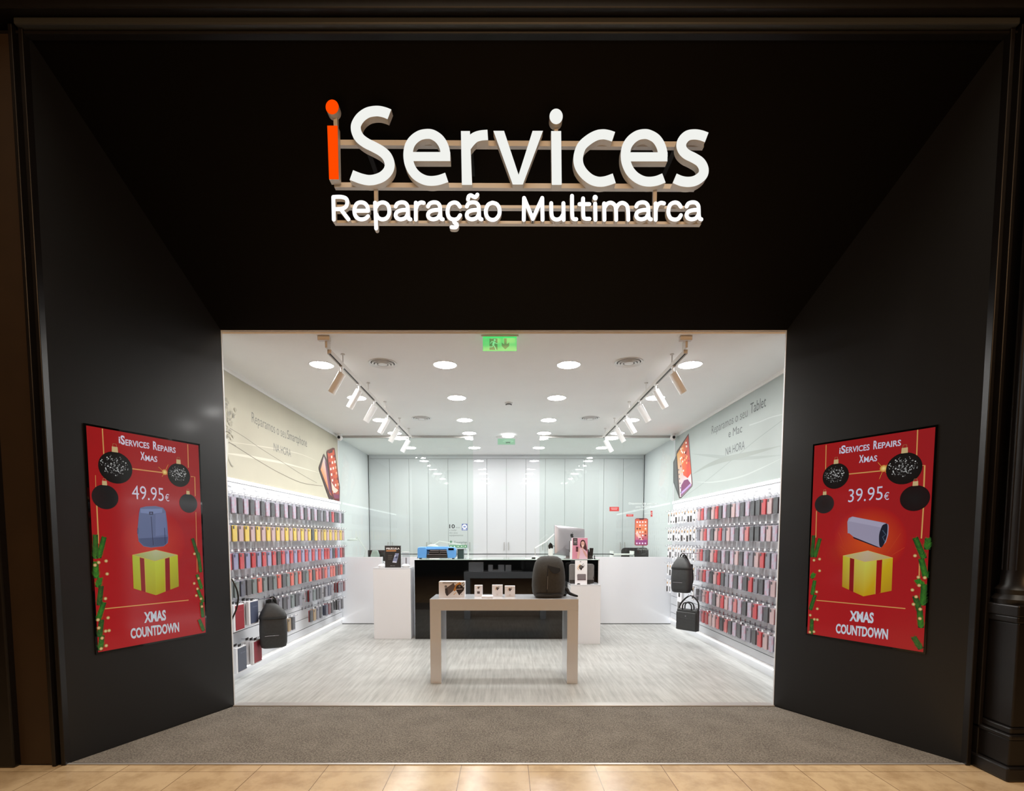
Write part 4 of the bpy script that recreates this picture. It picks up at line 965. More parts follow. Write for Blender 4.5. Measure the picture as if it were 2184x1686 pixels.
tk = at_world(MB().box(HL + .03, HL + .031, -.016, .016, .008, .03), FIRST).build('price_ticket', M['ticket'], hk)
KIDS[hk.name] = [tk]; HOOK = [hk]
back = MB(); backmats = list(CC.keys())
rb = random.Random(21)
def hook(side, r, Y, lab, z=None):
    loc = (side * 2.868, Y, z if z is not None else ROWZ[r]); rz = 0 if side < 0 else math.pi
    if HOOK: o = HOOK.pop(); HOOK2.append(o); o.location = loc; o.rotation_euler = (0, 0, rz)
    else: o = copy_tree(HOOK2[0], None, loc, rz)
    o['label'] = lab; return o
HOOK2 = []
def hang(side, r, col, Y, k):
    nm = 'left' if side < 0 else 'right'
    loc = (side * 2.868, Y, ROWZ[r]); rz = 0 if side < 0 else math.pi
    if k not in CASE: CASE[k] = make_case(k); o = CASE[k]; o.location = loc; o.rotation_euler = (0, 0, rz)
    else: o = copy_tree(CASE[k], None, loc, rz)
    o['label'] = f'{CC[k][0]} phone case on the {nm} wall, {ORD[r]} row, {ORD[col]} hook from entrance'
    o['group'] = f'phone cases on the {nm} wall display'
    hook(side, r, Y, f'metal hook on the {nm} wall, {ORD[r]} row, {ORD[col]} from the entrance')
    n = rb.randint(1, 4); x = HL
    for q in range(n):
        x -= rb.choice([.02, .022, .024]); kk = k if rb.random() < .6 else rb.choice('kscdk')
        if x < .02: break
        mb = case_body(x, m=MB()); c, s_ = math.cos(rz), math.sin(rz)
        o_ = len(back.v); back.v += [(loc[0] + c * p[0] - s_ * p[1], loc[1] + s_ * p[0] + c * p[1], loc[2] + p[2]) for p in mb.v]
        back.f += [tuple(i + o_ for i in f) for f in mb.f]; back.mi += [backmats.index(kk)] * len(mb.f)
P0, DP = 5.04, .1225
LEFT = [
 'kckckckckckckckckckckskckrkkck',
 'pypypypypypypypypypkypbypypyp'[:18] + 'pkypbypypypyp'[1:],
 'rlrlrlrlrkrlrlrlrlrlrlrrlkrlrd',
 'ggnkgogkgokgogokgokordolookdogsror'[:30]]
LEFT[1] = (LEFT[1] + 'pypy')[:30]
for r, row in enumerate(LEFT):
    for c, k in enumerate(row): hang(-1, r, c, P0 + DP * c, k)
for r, grp in ((4, {8: 'k', 9: 's', 10: 'k', 11: 's', 12: 'g', 13: 'k', 14: 's', 17: 's', 18: 'g', 19: 'k', 20: 'k', 22: 's', 23: 'n', 24: 's', 27: 's', 28: 's', 29: 'd'}),
               (5, {10: 's', 11: 'b', 12: 'k', 17: 'k', 18: 'b', 19: 's', 20: 'k', 22: 'n', 23: 'd', 24: 'k', 27: 's', 28: 'k'})):
    for j, (c, k) in enumerate(grp.items()): hang(-1, r, c, P0 + DP * c, k)
RIGHT = ['rkprkkckcpkckrpkcrpkc', 'scpckkPckcpsrpkcrpsk', 'pcsrpsckpckckrpksrpc', 'spcksrkckcskrpkcrpcs', 'rpkcrckcPcprpkcrpsks', 'scprksckckPkPpprrcks']
for r, row in enumerate(RIGHT):
    for c, k in enumerate(row[:19]): hang(1, r, c, 5.1 + DP * c, k)
bo = back.build('hanging_phone_case_stack', [case_mats[k] for k in backmats], None, smooth=True)
tag(bo, 'rows of further phone cases hanging behind the front ones on both walls', 'phone cases', kind='stuff')

# accessories in white packs further back on the right
def make_pack(v):
    z0 = -.2; w_ = .034
    m = MB(); m.box(HL - .012, HL, -w_, w_, z0, .012); root = at_world(m, FIRST).build('accessory_pack', M['ticket'], None, loc=tuple(FIRST), bevel=.002, seg=1); tag(root, 'x', 'package')
    m = MB(); x = HL + .001
    if v == 0: m.box(HL, x + .004, -w_ * .8, w_ * .8, z0 + .01, z0 + .1)
    elif v == 1: m.box(HL, x, -w_ * .5, w_ * .55, z0 + .03, z0 + .11)
    elif v == 2: m.lathe([(.001, 0), (.02, 0), (.02, .002)], (0, 0, 0), 16)
    if v == 2: m.v = [(HL + p[2], p[0], p[1] - .06) for p in m.v]; m.box(HL, x + .002, -w_ * .7, w_ * .3, z0 + .02, z0 + .05)
    if v == 3: m.box(HL, x + .002, -.01, .01, z0 + .03, z0 + .16)
    p1 = at_world(m, FIRST).build('product_picture', M['mattdark'], root)
    m = MB().box(HL, HL + .0012, -w_ * .7, w_ * .7, -.06, -.025) if v in (0, 3) else MB().box(HL, HL + .0012, -w_ * .2, w_ * .8, -.045, -.02)
    p2 = at_world(m, FIRST).build('orange_band', mat('orange_print', (196, 156, 104), .5), root)
    KIDS[root.name] = [p1, p2]; return root
PK = {}; LEVELN = ['top', 'second', 'third', 'fourth', 'fifth', 'sixth']
VD = ['white pack with a wide black item', 'white pack with a small black item', 'white pack with a round black emblem', 'white pack with a slim black item']
ra = random.Random(4)
for r in range(5):
    cols = range(10) if r < 3 else ((0, 7, 8, 9) if r == 3 else (0, 8, 9))
    for c in cols:
        v = 2 if c == 0 else ra.choice([0, 1, 2, 3, 0]); Y = 7.46 + c * .132 + (0 if c == 0 else ra.uniform(-.015, .015)); loc = (2.868, Y, ROWZ[r] + ra.uniform(-.004, .012))
        if v not in PK: PK[v] = make_pack(v); o = PK[v]; o.location = loc; o.rotation_euler = (0, 0, math.pi)
        else: o = copy_tree(PK[v], None, loc, math.pi)
        o['label'] = f'{VD[v]}, right wall, {ORD[r]} row, {ORD[c]} from the cases'; o['group'] = 'white accessory packs on the right wall'
        hook(1, r, Y, f'metal hook holding the {ORD[c]} white pack, {ORD[r]} row of the right wall', z=loc[2])
# tablet cases near the entrance on the left
TC = {'dusky red': (150, 44, 54), 'slate blue': (74, 82, 106), 'slate grey': (92, 98, 112), 'faded red': (160, 66, 78)}
def tablet(Y, zt, h, nm, where):
    for q in range(3):
        x = -2.70 - q * .045; w_ = .2
        lb = f'{nm} tablet cover in a white box, {where}' if q == 0 else f'white tablet cover box, {("second", "third")[q - 1]} behind the {nm} one, {where}'
        o = thing('tablet_cover_box', lb, 'boxed cover', (x, Y, zt), 'boxed tablet covers at the entrance')
        MB().box(x - .03, x, Y - w_ / 2, Y + w_ / 2, zt - h, zt).build('box', M['ticket'], o, bevel=.003)
        MB().box(x, x + .004, Y - w_ / 2 + .03, Y + w_ / 2 - .004, zt - h + .012, zt - .01).build('cover', case_mats_t[nm if q == 0 else 'slate grey'], o, bevel=.003)
        MB().box(x - .018, x - .014, Y - .03, Y + .03, zt, zt + .025).build('hang_tab', M['mattdark'], o)
        if q == 0:
            A = Art((x + .004, 0, 0), (1, 0, 0), .0004, .0002); a, b = (x + .004, Y - .02, zt - .07), (x + .004, Y + .07, zt - .07)
            A.text('iServices', a, b, .016, tuple(min(255, v + 40) for v in TC[nm])); A.build('lettering', o)
    MB_ = MB().tube([(-2.868, Y, zt + .012), (-2.69, Y, zt + .012), (-2.68, Y, zt + .03)], .004, 6)
    tag(MB_.build('display_hook', M['chrome'], None), f'thick metal hook holding the {nm} tablet cover box', 'hook', 'hooks of the display walls')
case_mats_t = {k: mat('cover_' + k.replace(' ', '_'), v, .6) for k, v in TC.items()}
tablet(5.12, .835, .27, 'dusky red', 'upper pair by the entrance'); tablet(5.42, .835, .25, 'slate blue', 'upper pair by the entrance')
tablet(5.14, .40, .26, 'slate grey', 'lower pair by the entrance'); tablet(5.47, .40, .25, 'faded red', 'lower pair by the entrance')

# ------------------------------------------------------------------ bags on the walls
def rotT(c, deg): return Matrix.Translation(Vector(c)) @ Matrix.Rotation(R(deg), 4, 'Z')
def hung_backpack(c, deg, label, wall, zb, H=.56):
    o = thing('hanging_backpack', label, 'backpack', (c[0], c[1], zb), 'backpacks hanging on the walls'); T = rotT((c[0], c[1], zb), deg); k = H / .56
    def mk(): m = MB(); m.T = T; return m
    def sc(l): return [(x, y, z * k, a * k, b * k, e) for x, y, z, a, b, e in l]
    m = mk(); m.loft(sc([(0, 0, 0, .105, .045, 3), (0, 0, .012, .128, .062, 3.4), (0, 0, .06, .14, .072, 3.6), (0, 0, .2, .143, .075, 3.8), (0, 0, .32, .138, .07, 3.6), (0, 0, .38, .128, .06, 3.2), (0, .006, .42, .11, .045, 3), (0, .01, .44, .09, .03, 3)]))
    m.build('body', M['leather'], o, smooth='all')
    m = mk(); m.loft(sc([(0, -.004, .33, .145, .074, 3.4), (0, -.002, .36, .142, .072, 3.2), (.0, 0, .42, .115, .055, 2.8), (-.01, .01, .47, .075, .035, 2.6), (-.02, .015, .5, .045, .022, 2.4)]))
    m.build('roll_top', M['leather'], o, smooth='all')
    m = mk(); m.box(-.125 * k, .125 * k, .062 * k, .085 * k, .03 * k, .4 * k); m.build('back_pad', M['fabricdark'], o, bevel=.01)
    for s in (-1, 1):
        m = mk(); m.tube(smoothline([(s * .06, .09, .05), (s * .1, .12, .15), (s * .09, .13, .3), (s * .05, .1, .43), (s * .015, .06, .53)], 4), .014 * k, 8); m.build('shoulder_strap', M['fabricdark'], o, smooth='all')
    m = mk(); m.tube(smoothline([(-.04, .02, .47), (-.03, .02, .53), (0, .02, .558), (.03, .02, .53), (.04, .02, .46)], 5), .009 * k, 8); m.build('handle', M['fabricdark'], o, smooth='all')
    for z in (.145, .17): m = mk(); m.tube([(-.09 * k, -.0755 * k, z * k), (.05 * k, -.0755 * k, z * k)], .0022, 6); m.build('zip', M['black'] if z > .15 else M['alu'], o)
    m = mk(); m.tube([(0, .06, .54 * k), (0, .06, .56 * k)], .004, 6)
    MB().tube([(wall, c[1], zb + H - .01), (c[0], c[1], zb + H - .01), (c[0], c[1], zb + H + .01)], .005, 6).build('hanging_hook', M['chrome'], o)
    return o
hung_backpack((-2.56, 5.56), 28, 'dark grey leather backpack hanging low on the left wall display', -2.868, .30, .55)
hung_backpack((2.50, 7.27), -48, 'dark grey leather backpack hanging on the right wall above the briefcase', 2.868, .725, .57)
# briefcase
o = thing('briefcase', 'dark grey laptop briefcase with handles hanging low on the right wall', 'bag', (2.5, 6.98, .23)); T = rotT((2.5, 6.98, .23), -52)
def mk(): m = MB(); m.T = T; return m
m = mk(); m.box(-.16, .16, -.035, .035, 0, .3); m.build('body', M['leather'], o, bevel=.02, seg=3)
m = mk(); m.box(-.15, .15, -.06, -.035, .01, .26); m.build('front_pocket', M['leather'], o, bevel=.012, seg=3)
m = mk(); m.tube([(-.14, -.061, .17), (.14, -.061, .17)], .002, 6); m.build('zip', M['black'], o)
m = mk(); m.box(-.006, .006, -.0645, -.06, .2, .212); m.build('badge', M['alu'], o)
for y in (-.03, .03):
    m = mk(); m.tube(smoothline([(-.07, y, .29), (-.065, y, .35), (-.03, y, .385), (.03, y, .385), (.065, y, .35), (.07, y, .29)], 4), .009, 8); m.build('handle', M['fabricdark'], o, smooth='all')
m = mk(); m.tube(smoothline([(.15, .0, .28), (.13, .03, .4), (0, .05, .48), (-.12, .03, .38), (-.15, 0, .27)], 4), .011, 8); m.build('shoulder_strap', M['fabricdark'], o, smooth='all')
MB().tube([(2.868, 6.98, .71), (2.5, 6.98, .71), (2.5, 6.98, .73)], .005, 6).build('hanging_hook', M['chrome'], o)
o = thing('accessory_box', 'white sleeve box with black emblem hanging behind the briefcase', 'package', (2.7, 7.84, .35)); MB().box(2.66, 2.7, 7.72, 7.92, .36, .70).build('box', M['ticket'], o, bevel=.003)
MB().box(2.655, 2.66, 7.76, 7.88, .40, .52).build('product_picture', M['greyfelt'], o); MB().box(2.655, 2.66, 7.79, 7.85, .6, .66).build('emblem', M['mattdark'], o)
MB().tube([(2.868, 7.82, .69), (2.68, 7.82, .69)], .004, 6).build('hanging_hook', M['chrome'], o)
# black cable hanging in the opening on the left
cb_ = MB().tube(smoothline([tuple(on_y(*p, 4.52)) for p in [(472, 1228), (491, 1232), (500, 1245), (506, 1260), (508, 1278), (504, 1298), (497, 1315), (490, 1330), (480, 1345)]], 5), .007, 8).build('cable_loop', M['black'], None, smooth='all')
tag(cb_, 'black cable loop sticking out at the left edge of the opening', 'cable')
# ------------------------------------------------------------------ table with goods
TY, TD, TH = 5.2, .46, .878
tx0, tx1 = -.784, .738
tb = thing('display_table', 'long white display table with thick square legs in front of the counter', 'table', (-.02, TY + TD / 2, 0))
lg = .113
MB().box(tx0, tx1, TY, TY + TD, TH - .118, TH).build('tabletop', M['whitegloss'], tb, bevel=.002)
for x in (tx0, tx1 - lg): MB().box(x, x + lg, TY, TY + TD, 0, TH - .118).build('leg', M['whitegloss'], tb, bevel=.002)
def emblem(A, c, k, warm=True):
    # dark round badge running down into a point, with orange strokes beside it
    C = A.pt(c); X = A.n.cross(Vector((0, 0, 1))).normalized() * -1; Z = Vector((0, 0, 1)); P = lambda u, v: tuple(C + X * u * k + Z * v * k)
    if warm:
        for (a, b, ww, col) in (((-1.5, -.9), (-.3, 1.1), .22, (218, 160, 70)), ((-1.1, -1.3), (-.2, .3), .16, (200, 140, 60)), ((-1.7, -.2), (-.7, 1.0), .14, (226, 180, 100)), ((.5, .9), (1.2, 1.5), .16, (40, 34, 34)), ((.8, .4), (1.6, .9), .16, (60, 54, 54))):
            A.line([P(*a), P(*b)], ww * k, col)
    A.disc(P(0, 0), k * .85, (32, 26, 26), n=20); A.poly([P(-.82, -.1), P(.84, -.1), P(.1, -1.45)], (34, 28, 28)); A.poly([P(.2, -.9), P(1.5, .3), P(.8, .3)], (44, 38, 38))
    A.line([P(-.8, -.05), P(.6, .0)], .1 * k, (200, 190, 186)); A.disc(P(0, .4), k * .28, (120, 110, 110), n=12)
def prod_box(name, label, x0, x1, y0, y1, z0, z1, fn, deg=0, group=None, mt='ticket'):
    o = thing(name, label, 'box', ((x0 + x1) / 2, y0, z0), group); MB().box(x0, x1, y0, y1, z0, z1).build('carton', M[mt], o, bevel=.002)
    A = Art((0, y0, 0), (0, -1, 0), .0005, .00025); fn(A); A.build('front_print', o); 
    if deg: o.rotation_euler = (0, 0, R(deg))
    return o
yb = TY + .14; s0 = on_y(936, 1274, yb); s1 = on_y(991, 1240, yb)
c9 = lambda u, v: (900 + u / 10.4, 1220 + v / 10.4)
def spk(A):
    f = A.f; A.f = c9
    A.poly([(460, 230), (760, 225), (740, 238), (460, 242)], (30, 26, 26))
    A.poly([(835, 215), (865, 240), (865, 300), (720, 420), (690, 390), (740, 280)], (200, 134, 60))
    for a, b in (((700, 500), (760, 440)), ((740, 400), (800, 240)), ((760, 330), (830, 230))): A.line([a, b], .005, (226, 170, 90))
    A.poly([(545, 340), (700, 236), (735, 300), (690, 410), (560, 525), (525, 470)], (92, 80, 78)); A.poly([(510, 350), (560, 350), (585, 440), (575, 520), (540, 510), (515, 450)], (44, 34, 34))
    A.disc((530, 315), .013, (50, 44, 44), n=16); A.disc((530, 315), .008, (150, 150, 156), n=16)
    A.poly([(755, 330), (940, 330), (925, 400), (825, 510), (760, 400)], (34, 22, 22)); A.disc((832, 350), .038, (34, 22, 22), n=24); A.disc((832, 310), .011, (130, 124, 128), n=14)
    A.poly([(765, 368), (900, 360), (900, 372), (765, 382)], (200, 190, 190)); A.line([(880, 270), (930, 215)], .005, (30, 24, 24)); A.line([(900, 310), (945, 260)], .005, (30, 24, 24)); A.disc((882, 484), .004, (30, 24, 24), n=8)
    A.f = f
prod_box('speaker_box', 'large white carton with a grey speaker picture on the table', s0.x, s1.x, yb, yb + .13, TH, s1.z, spk)
def wbox(A, cx, cz, k, second=None):
    emblem(A, (cx, A.p.y, cz), k, True)
for (px0, px1, pt, pb, lb, kk) in ((1012, 1029, 1247.5, 1270, 'narrow white carton, leftmost of the three small cartons on the table', 0), (1049.5, 1072, 1247, 1270, 'small white carton, middle of the three small cartons on the table', 1), (1076.5, 1098.5, 1249, 1271.5, 'small white carton, the one nearest the backpack on the table', 2)):
    yy = TY + (.24, .24, .2)[kk]; a, b = on_y(px0, pb, yy), on_y(px1, pt, yy)
    def fr(A, a=a, b=b, kk=kk, yy=yy):
        cx = (a.x + b.x) / 2; emblem(A, (cx, yy, b.z - (.025 if kk == 0 else .036)), .011 if kk == 0 else .0155)
        if kk == 0: A.poly([(cx - .014, yy, TH + .03), (cx + .014, yy, TH + .03), (cx + .014, yy, TH + .056), (cx - .014, yy, TH + .056)], (60, 48, 46)); A.poly([(cx - .009, yy, TH + .046), (cx + .009, yy, TH + .046), (cx + .009, yy, TH + .05), (cx - .009, yy, TH + .05)], (150, 140, 140))
        else: A.text('5W', (cx - .008, yy, TH + .018), (cx + .008, yy, TH + .018), .01, (160, 150, 150)); A.line([(cx - .012, yy, TH + .012), (cx + .012, yy, TH + .012)], .002, (190, 184, 180))
    prod_box('small_carton', lb, a.x, b.x, yy, yy + .05, TH, b.z, fr, group='small cartons on the table')
o = thing('flat_carton', 'flat white carton lying in front of the small cartons', 'box', (-.075, TY + .12, TH))
a, b = on_z(1027, 1275.5, TH), on_z(1051, 1275.5, TH); MB().box(a.x, b.x, TY + .07, TY + .19, TH, TH + .02).build('carton', M['ticket'], o, bevel=.002)
A = Art((0, 0, TH + .02), (0, 0, 1), .0004, .0002); cx = (a.x + b.x) / 2; cy = TY + .13
A.line([(cx + .03 * math.cos(t), cy + .03 * math.sin(t), TH + .02) for t in [k * .35 for k in range(16)]], .004, (170, 170, 172)); A.build('top_print', o)

# anti-theft backpack on the table
bx, by = .447, TY + .17
bp = thing('laptop_backpack', 'charcoal hard-shell backpack standing on the right end of the table', 'backpack', (bx, by, TH)); Hh = .435
m = MB(); m.loft([(bx, by, TH, .125, .075, 2.8), (bx, by, TH + .012, .15, .095, 3), (bx - .003, by, TH + .05, .168, .11, 3.2), (bx - .004, by, TH + .12, .174, .118, 3.3), (bx - .002, by, TH + .22, .172, .116, 3.2), (bx, by + .004, TH + .30, .163, .106, 3.1), (bx + .002, by + .01, TH + .365, .148, .09, 3), (bx + .004, by + .018, TH + .405, .125, .07, 2.8), (bx + .004, by + .024, TH + .428, .09, .046, 2.5), (bx + .004, by + .026, TH + .435, .05, .02, 2.3)], n=36)
m.build('shell', M['fabric'], bp, smooth='all')
def curvep(pts, yo): return pts
m = MB()   # raised folded front panel with its diagonal top edge
def fp(u, v): # u across (-1..1), v up 0..1 on the front
    zz = TH + .03 + v * .36; hw = .16 - .035 * max(0, v - .55) / .45; dep = .112 - .045 * max(0, v - .62) / .38
    return (bx + u * hw, by - dep * (1 - .22 * u * u) - .006, zz)
grid = []
for j in range(9):
    v = j / 8
    grid.append([fp(-.62 + 1.5 * i / 10, v * (.88 - .26 * max(0, (i - 2) / 8) * 0)) for i in range(11)])
vs = [p for r in grid for p in r]; fs = [(j * 11 + i, j * 11 + i + 1, (j + 1) * 11 + i + 1, (j + 1) * 11 + i) for j in range(8) for i in range(10)]
# dark sunken pocket under the top fold
pk = [fp(-.1 + .95 * i / 8, .80 - .0 * i) for i in range(9)]
top = [Vector(fp(-.12 + .11 * i, .86 - .010 * i)) for i in range(9)]; bot = [Vector(fp(-.12 + .11 * i, .84 - .16 * math.sin(math.pi * (i + .6) / 9.2) - .012 * i)) for i in range(9)]
m.add([tuple(p + Vector((0, -.003, 0))) for p in top + bot], [(i, i + 9, i + 10, i + 1) for i in range(8)]); m.build('sunken_pocket', M['fabricdark'], bp, smooth='all')
MB().tube([Vector(fp(-.12, .86)) + Vector((0, -.002, 0)), Vector(fp(-.16, .6)) + Vector((0, -.004, 0)), Vector(fp(-.17, .3)) + Vector((0, -.004, 0)), Vector(fp(-.18, .08)) + Vector((0, -.003, 0))], .0035, 6).build('front_seam', M['fabricdark'], bp)
a, b = Vector(fp(-.13, .56)), Vector(fp(-.16, .18)); MB().tube([a + Vector((0, -.006, 0)), b + Vector((0, -.006, 0))], .0022, 6).build('reflective_strip', mat('reflective_grey', (150, 148, 146), .4), bp)
m = MB(); m.tube(smoothline([tuple(Vector(fp(-.85 + .17 * i, .06 + .006 * math.sin(i))) + Vector((0, -.001, 0))) for i in range(11)], 3), .005, 6); m.build('base_fold', M['fabricdark'], bp, smooth='all')
for s in (-1,1):
    m = MB(); m.tube(smoothline([(bx + s * .07, by + .1, TH + .38), (bx + s * .09, by + .15, TH + .25), (bx + s * .1, by + .15, TH + .1), (bx + s * .12 + .04, by + .12, TH + .03), (bx + .19, by + .09, TH + .015)], 4), .014, 8); m.build('shoulder_strap', M['fabricdark'], bp, smooth='all')
m = MB(); m.tube(smoothline([(bx + .15, by + .08, TH + .1), (bx + .2, by + .08, TH + .075), (bx + .22, by + .06, TH + .04), (bx + .26, by + .03, TH + .022), (bx + .3, by - .02, TH + .013)], 4), [.02, .021, .021, .02, .02, .019, .019, .018, .018, .017, .017, .016, .015, .014, .013, .012, .011][:17], 8); m.build('side_strap', M['fabricdark'], bp, smooth='all')
MB().tube(smoothline([(bx - .03, by + .06, TH + .41), (bx, by + .07, TH + .432), (bx + .03, by + .06, TH + .41)], 4), .007, 8).build('handle', M['fabricdark'], bp, smooth='all')

# ------------------------------------------------------------------ counter and what stands on it
CY, CW, CH = 7.54, 1.357, 1.19
ct = thing('shop_counter', 'wide glossy black service counter in the middle of the shop', 'counter', (0, CY + .35, 0))
MB().box(-CW, CW, CY, CY + .02, .0, CH - .012).build('front_panel', M['blackgloss'], ct)
for x in (-CW, CW - .03): MB().box(x + (.0 if x < 0 else 0), x + .03, CY + .02, CY + .7, 0, CH - .012).build('side_panel', M['whitegloss'], ct)
MB().box(CW, CW + .018, CY + .004, CY + .7, 0, CH - .012).build('white_edge', M['whitegloss'], ct)
MB().box(-CW, CW, CY + .02, CY + .7, CH - .04, CH - .012).build('carcass_top', M['whitegloss'], ct)
MB().box(-CW, CW + .018, CY - .004, CY + .72, CH - .012, CH).build('glass_top', mat('green_edged_glass', (176, 196, 190), .06, coat=.3), ct, bevel=.002)
def pedestal(px0, px1, ptop, pbot, dep, lb):
    b0 = on_z(px0, pbot, 0); y = b0.y; x0 = b0.x; x1 = on_z(px1, pbot, 0).x; z = on_y(px0, ptop, y).z
    o = thing('display_plinth', lb, 'plinth', ((x0 + x1) / 2, y + dep / 2, 0), 'white display plinths')
    MB().box(x0, x1, y, y + dep, 0, z - .02).build('body', M['white'], o, bevel=.003); MB().box(x0, x1, y, y + dep, z - .018, z).build('top', M['whitegloss'], o, bevel=.002)
    MB().box(x0 + .004, x1 - .004, y + .004, y + dep - .004, z - .02, z - .018).build('joint', M['gap'], o)
    return x0, x1, y, z
lx0, lx1, ly, lz = pedestal(798, 877, 1210, 1362, .33, 'taller white display plinth left of the black counter')
rx0, rx1, ry, rz_ = pedestal(1216, 1280, 1246, 1373, .36, 'shorter white display plinth in front of the right end of the counter')
# blue film cutting machine
Yp = CY + .1; f_ = lambda u, v: (780 + u / 5.62, 1080 + v / 5.62)
a, b = on_y(*f_(620, 622), Yp), on_y(*f_(1078, 480), Yp); W_ = b.x - a.x; zb = CH; zt = b.z; Hm = zt - zb
pr = thing('film_cutting_machine', 'sky-blue film cutting machine on the left end of the black counter', 'machine', ((a.x + b.x) / 2, Yp, CH))
def X_(u): return a.x + W_ * u
def Z_(v): return zb + .012 + (Hm - .012) * v
m = MB(); m.prism([(X_(0), Yp, Z_(0)), (X_(.0), Yp, Z_(.85)), (X_(.03), Yp, Z_(.98)), (X_(.22), Yp, Z_(.98)), (X_(.24), Yp, Z_(.7)), (X_(.24), Yp, Z_(0))], (0, .2, 0)); m.build('left_housing', M['blue'], pr, bevel=.012, seg=3)
m = MB(); m.prism([(X_(.78), Yp - .0, Z_(0)), (X_(.76), Yp, Z_(.7)), (X_(.79), Yp, Z_(.95)), (X_(.97), Yp, Z_(.95)), (X_(1), Yp, Z_(.7)), (X_(1), Yp, Z_(.15)), (X_(.97), Yp, Z_(0))], (0, .2, 0)); m.build('right_housing', M['blue'], pr, bevel=.012, seg=3)
MB().box(X_(.2), X_(.8), Yp + .07, Yp + .2, Z_(0), Z_(1)).build('rear_cover', M['blue'], pr, bevel=.01, seg=3)
MB().box(X_(.2), X_(.8), Yp + .015, Yp + .1, Z_(.74), Z_(.88)).build('upper_cover', M['blue'], pr, bevel=.006)
MB().box(X_(.33), X_(.76), Yp + .008, Yp + .02, Z_(.62), Z_(.70)).build('guide_bar', M['alu'], pr); MB().box(X_(.3), X_(.77), Yp + .03, Yp + .07, Z_(.32), Z_(.76)).build('cutting_slot', M['black'], pr)
MB().box(X_(.3), X_(.77), Yp - .0, Yp + .03, Z_(.48), Z_(.53)).build('guide_bar', M['alu'], pr); MB().box(X_(.55), X_(.6), Yp + .0, Yp + .03, Z_(.3), Z_(.66)).build('cutting_carriage', M['mattdark'], pr, bevel=.003)
MB().box(X_(.25), X_(.78), Yp - .02, Yp + .06, Z_(.0), Z_(.30)).build('lower_tray', M['mattdark'], pr, bevel=.006); MB().box(X_(.27), X_(.76), Yp - .03, Yp + .02, Z_(.30), Z_(.34)).build('feed_plate', M['alu'], pr)
MB().box(X_(.81), X_(.95), Yp - .004, Yp + .004, Z_(.70), Z_(.88)).build('display', M['blackgloss'], pr)
for u in (.04, .9): MB().box(X_(u), X_(u + .06), Yp + .02, Yp + .06, zb, Z_(0)).build('foot', M['black'], pr)
MB().tube(smoothline([(X_(0), Yp + .15, zb + .03), (X_(-.03), Yp + .17, zb + .04), (X_(-.06), Yp + .18, zb + .006)], 4), .006, 6).build('cable', M['black'], pr, smooth='all')
A_ = on_y(*f_(765, 626), CY + .03); B__ = on_y(*f_(880, 626), CY + .03)
o = thing('paper_slip', 'white paper slip in front of the blue machine', 'paper', ((A_.x + B__.x) / 2, CY + .03, CH)); MB().box(A_.x, B__.x, CY + .015, CY + .06, CH, CH + .012).build('slip', M['ticket'], o)
a, b = on_y(*f_(1080, 618), CY + .2), on_y(*f_(1172, 508), CY + .2)
o = thing('green_box', 'dark green box standing beside the blue machine', 'box', ((a.x + b.x) / 2, CY + .2, CH)); MB().box(a.x + .024, b.x, CY + .2, CY + .3, CH, b.z - .008).build('body', M['green'], o, bevel=.003); MB().box(a.x + .021, b.x + .003, CY + .197, CY + .303, b.z - .008, b.z).build('lid', M['black'], o)
# black poster stand on the left plinth
g_ = lambda u, v: (780 + u / 12.133, 1140 + v / 12.133)
Yq = ly + .06; a, b = on_y(*g_(500, 820), Yq), on_y(*g_(902, 282), Yq)
o = thing('poster_stand', 'black upright poster with white lettering on the left plinth', 'sign', ((a.x + b.x) / 2, Yq, lz))
MB().box(a.x, b.x, Yq, Yq + .012, lz, b.z).build('board', M['mattdark'], o, bevel=.002); MB().box(a.x - .004, b.x + .006, Yq + .012, Yq + .02, lz, b.z + .005).build('white_frame', M['acrylic'], o)
MB().box(a.x + .02, b.x - .02, Yq + .02, Yq + .1, lz, lz + .005).build('foot', M['acrylic'], o)
A = Art((0, Yq, 0), (0, -1, 0), .0005, .0002, g_)
A.text('PELÍCULA', (532, 375), (878, 375), .030, (245, 245, 245), .035); A.poly([(530, 392), (790, 388), (785, 432), (530, 434)], (168, 116, 74))
for v in (530, 575, 625): A.poly([(578, v - 6), (650 + (v % 3) * 20, v - 6), (650 + (v % 3) * 20, v + 4), (578, v + 4)], (110, 104, 96))
A.poly([(765, 475), (862, 478), (800, 725), (690, 710)], (128, 136, 168)); A.poly([(745, 540), (790, 530), (750, 570)], (240, 240, 250)); A.poly([(705, 685), (800, 690), (790, 722), (690, 712)], (210, 214, 230)); A.poly([(770, 560), (830, 555), (815, 610), (765, 600)], (70, 76, 104))
A.text('iServices', (640, 803), (755, 803), .006, (235, 235, 235)); A.build('print', o)
for u0, u1, nm in ((300, 500, 'left'), (905, 1140, 'right')):
    a, b = on_y(*g_(u0, 800), Yq + .05), on_y(*g_(u1, 730), Yq + .05); cx = (a.x + b.x) / 2; r = (b.x - a.x) / 2
    o = thing('white_dish', f'white round dish on the {nm} side of the left plinth', 'dish', (cx, Yq + .05, lz), 'white dishes on the left plinth')
    MB().lathe([(r * .7, lz), (r, lz + .02), (r * 1.02, lz + .026), (r * .9, lz + .03), (r * .5, lz + .045), (.001, lz + .05)], (cx, Yq + .09, 0), 24).build('dish', M['plasticwhite'], o, smooth=True)
a, b = on_y(*g_(958, 735), Yq + .2), on_y(*g_(1125, 450), Yq + .2)
o = thing('acrylic_display_case', 'small clear display box with a grey item right of the black poster', 'display case', ((a.x + b.x) / 2, Yq + .2, lz))
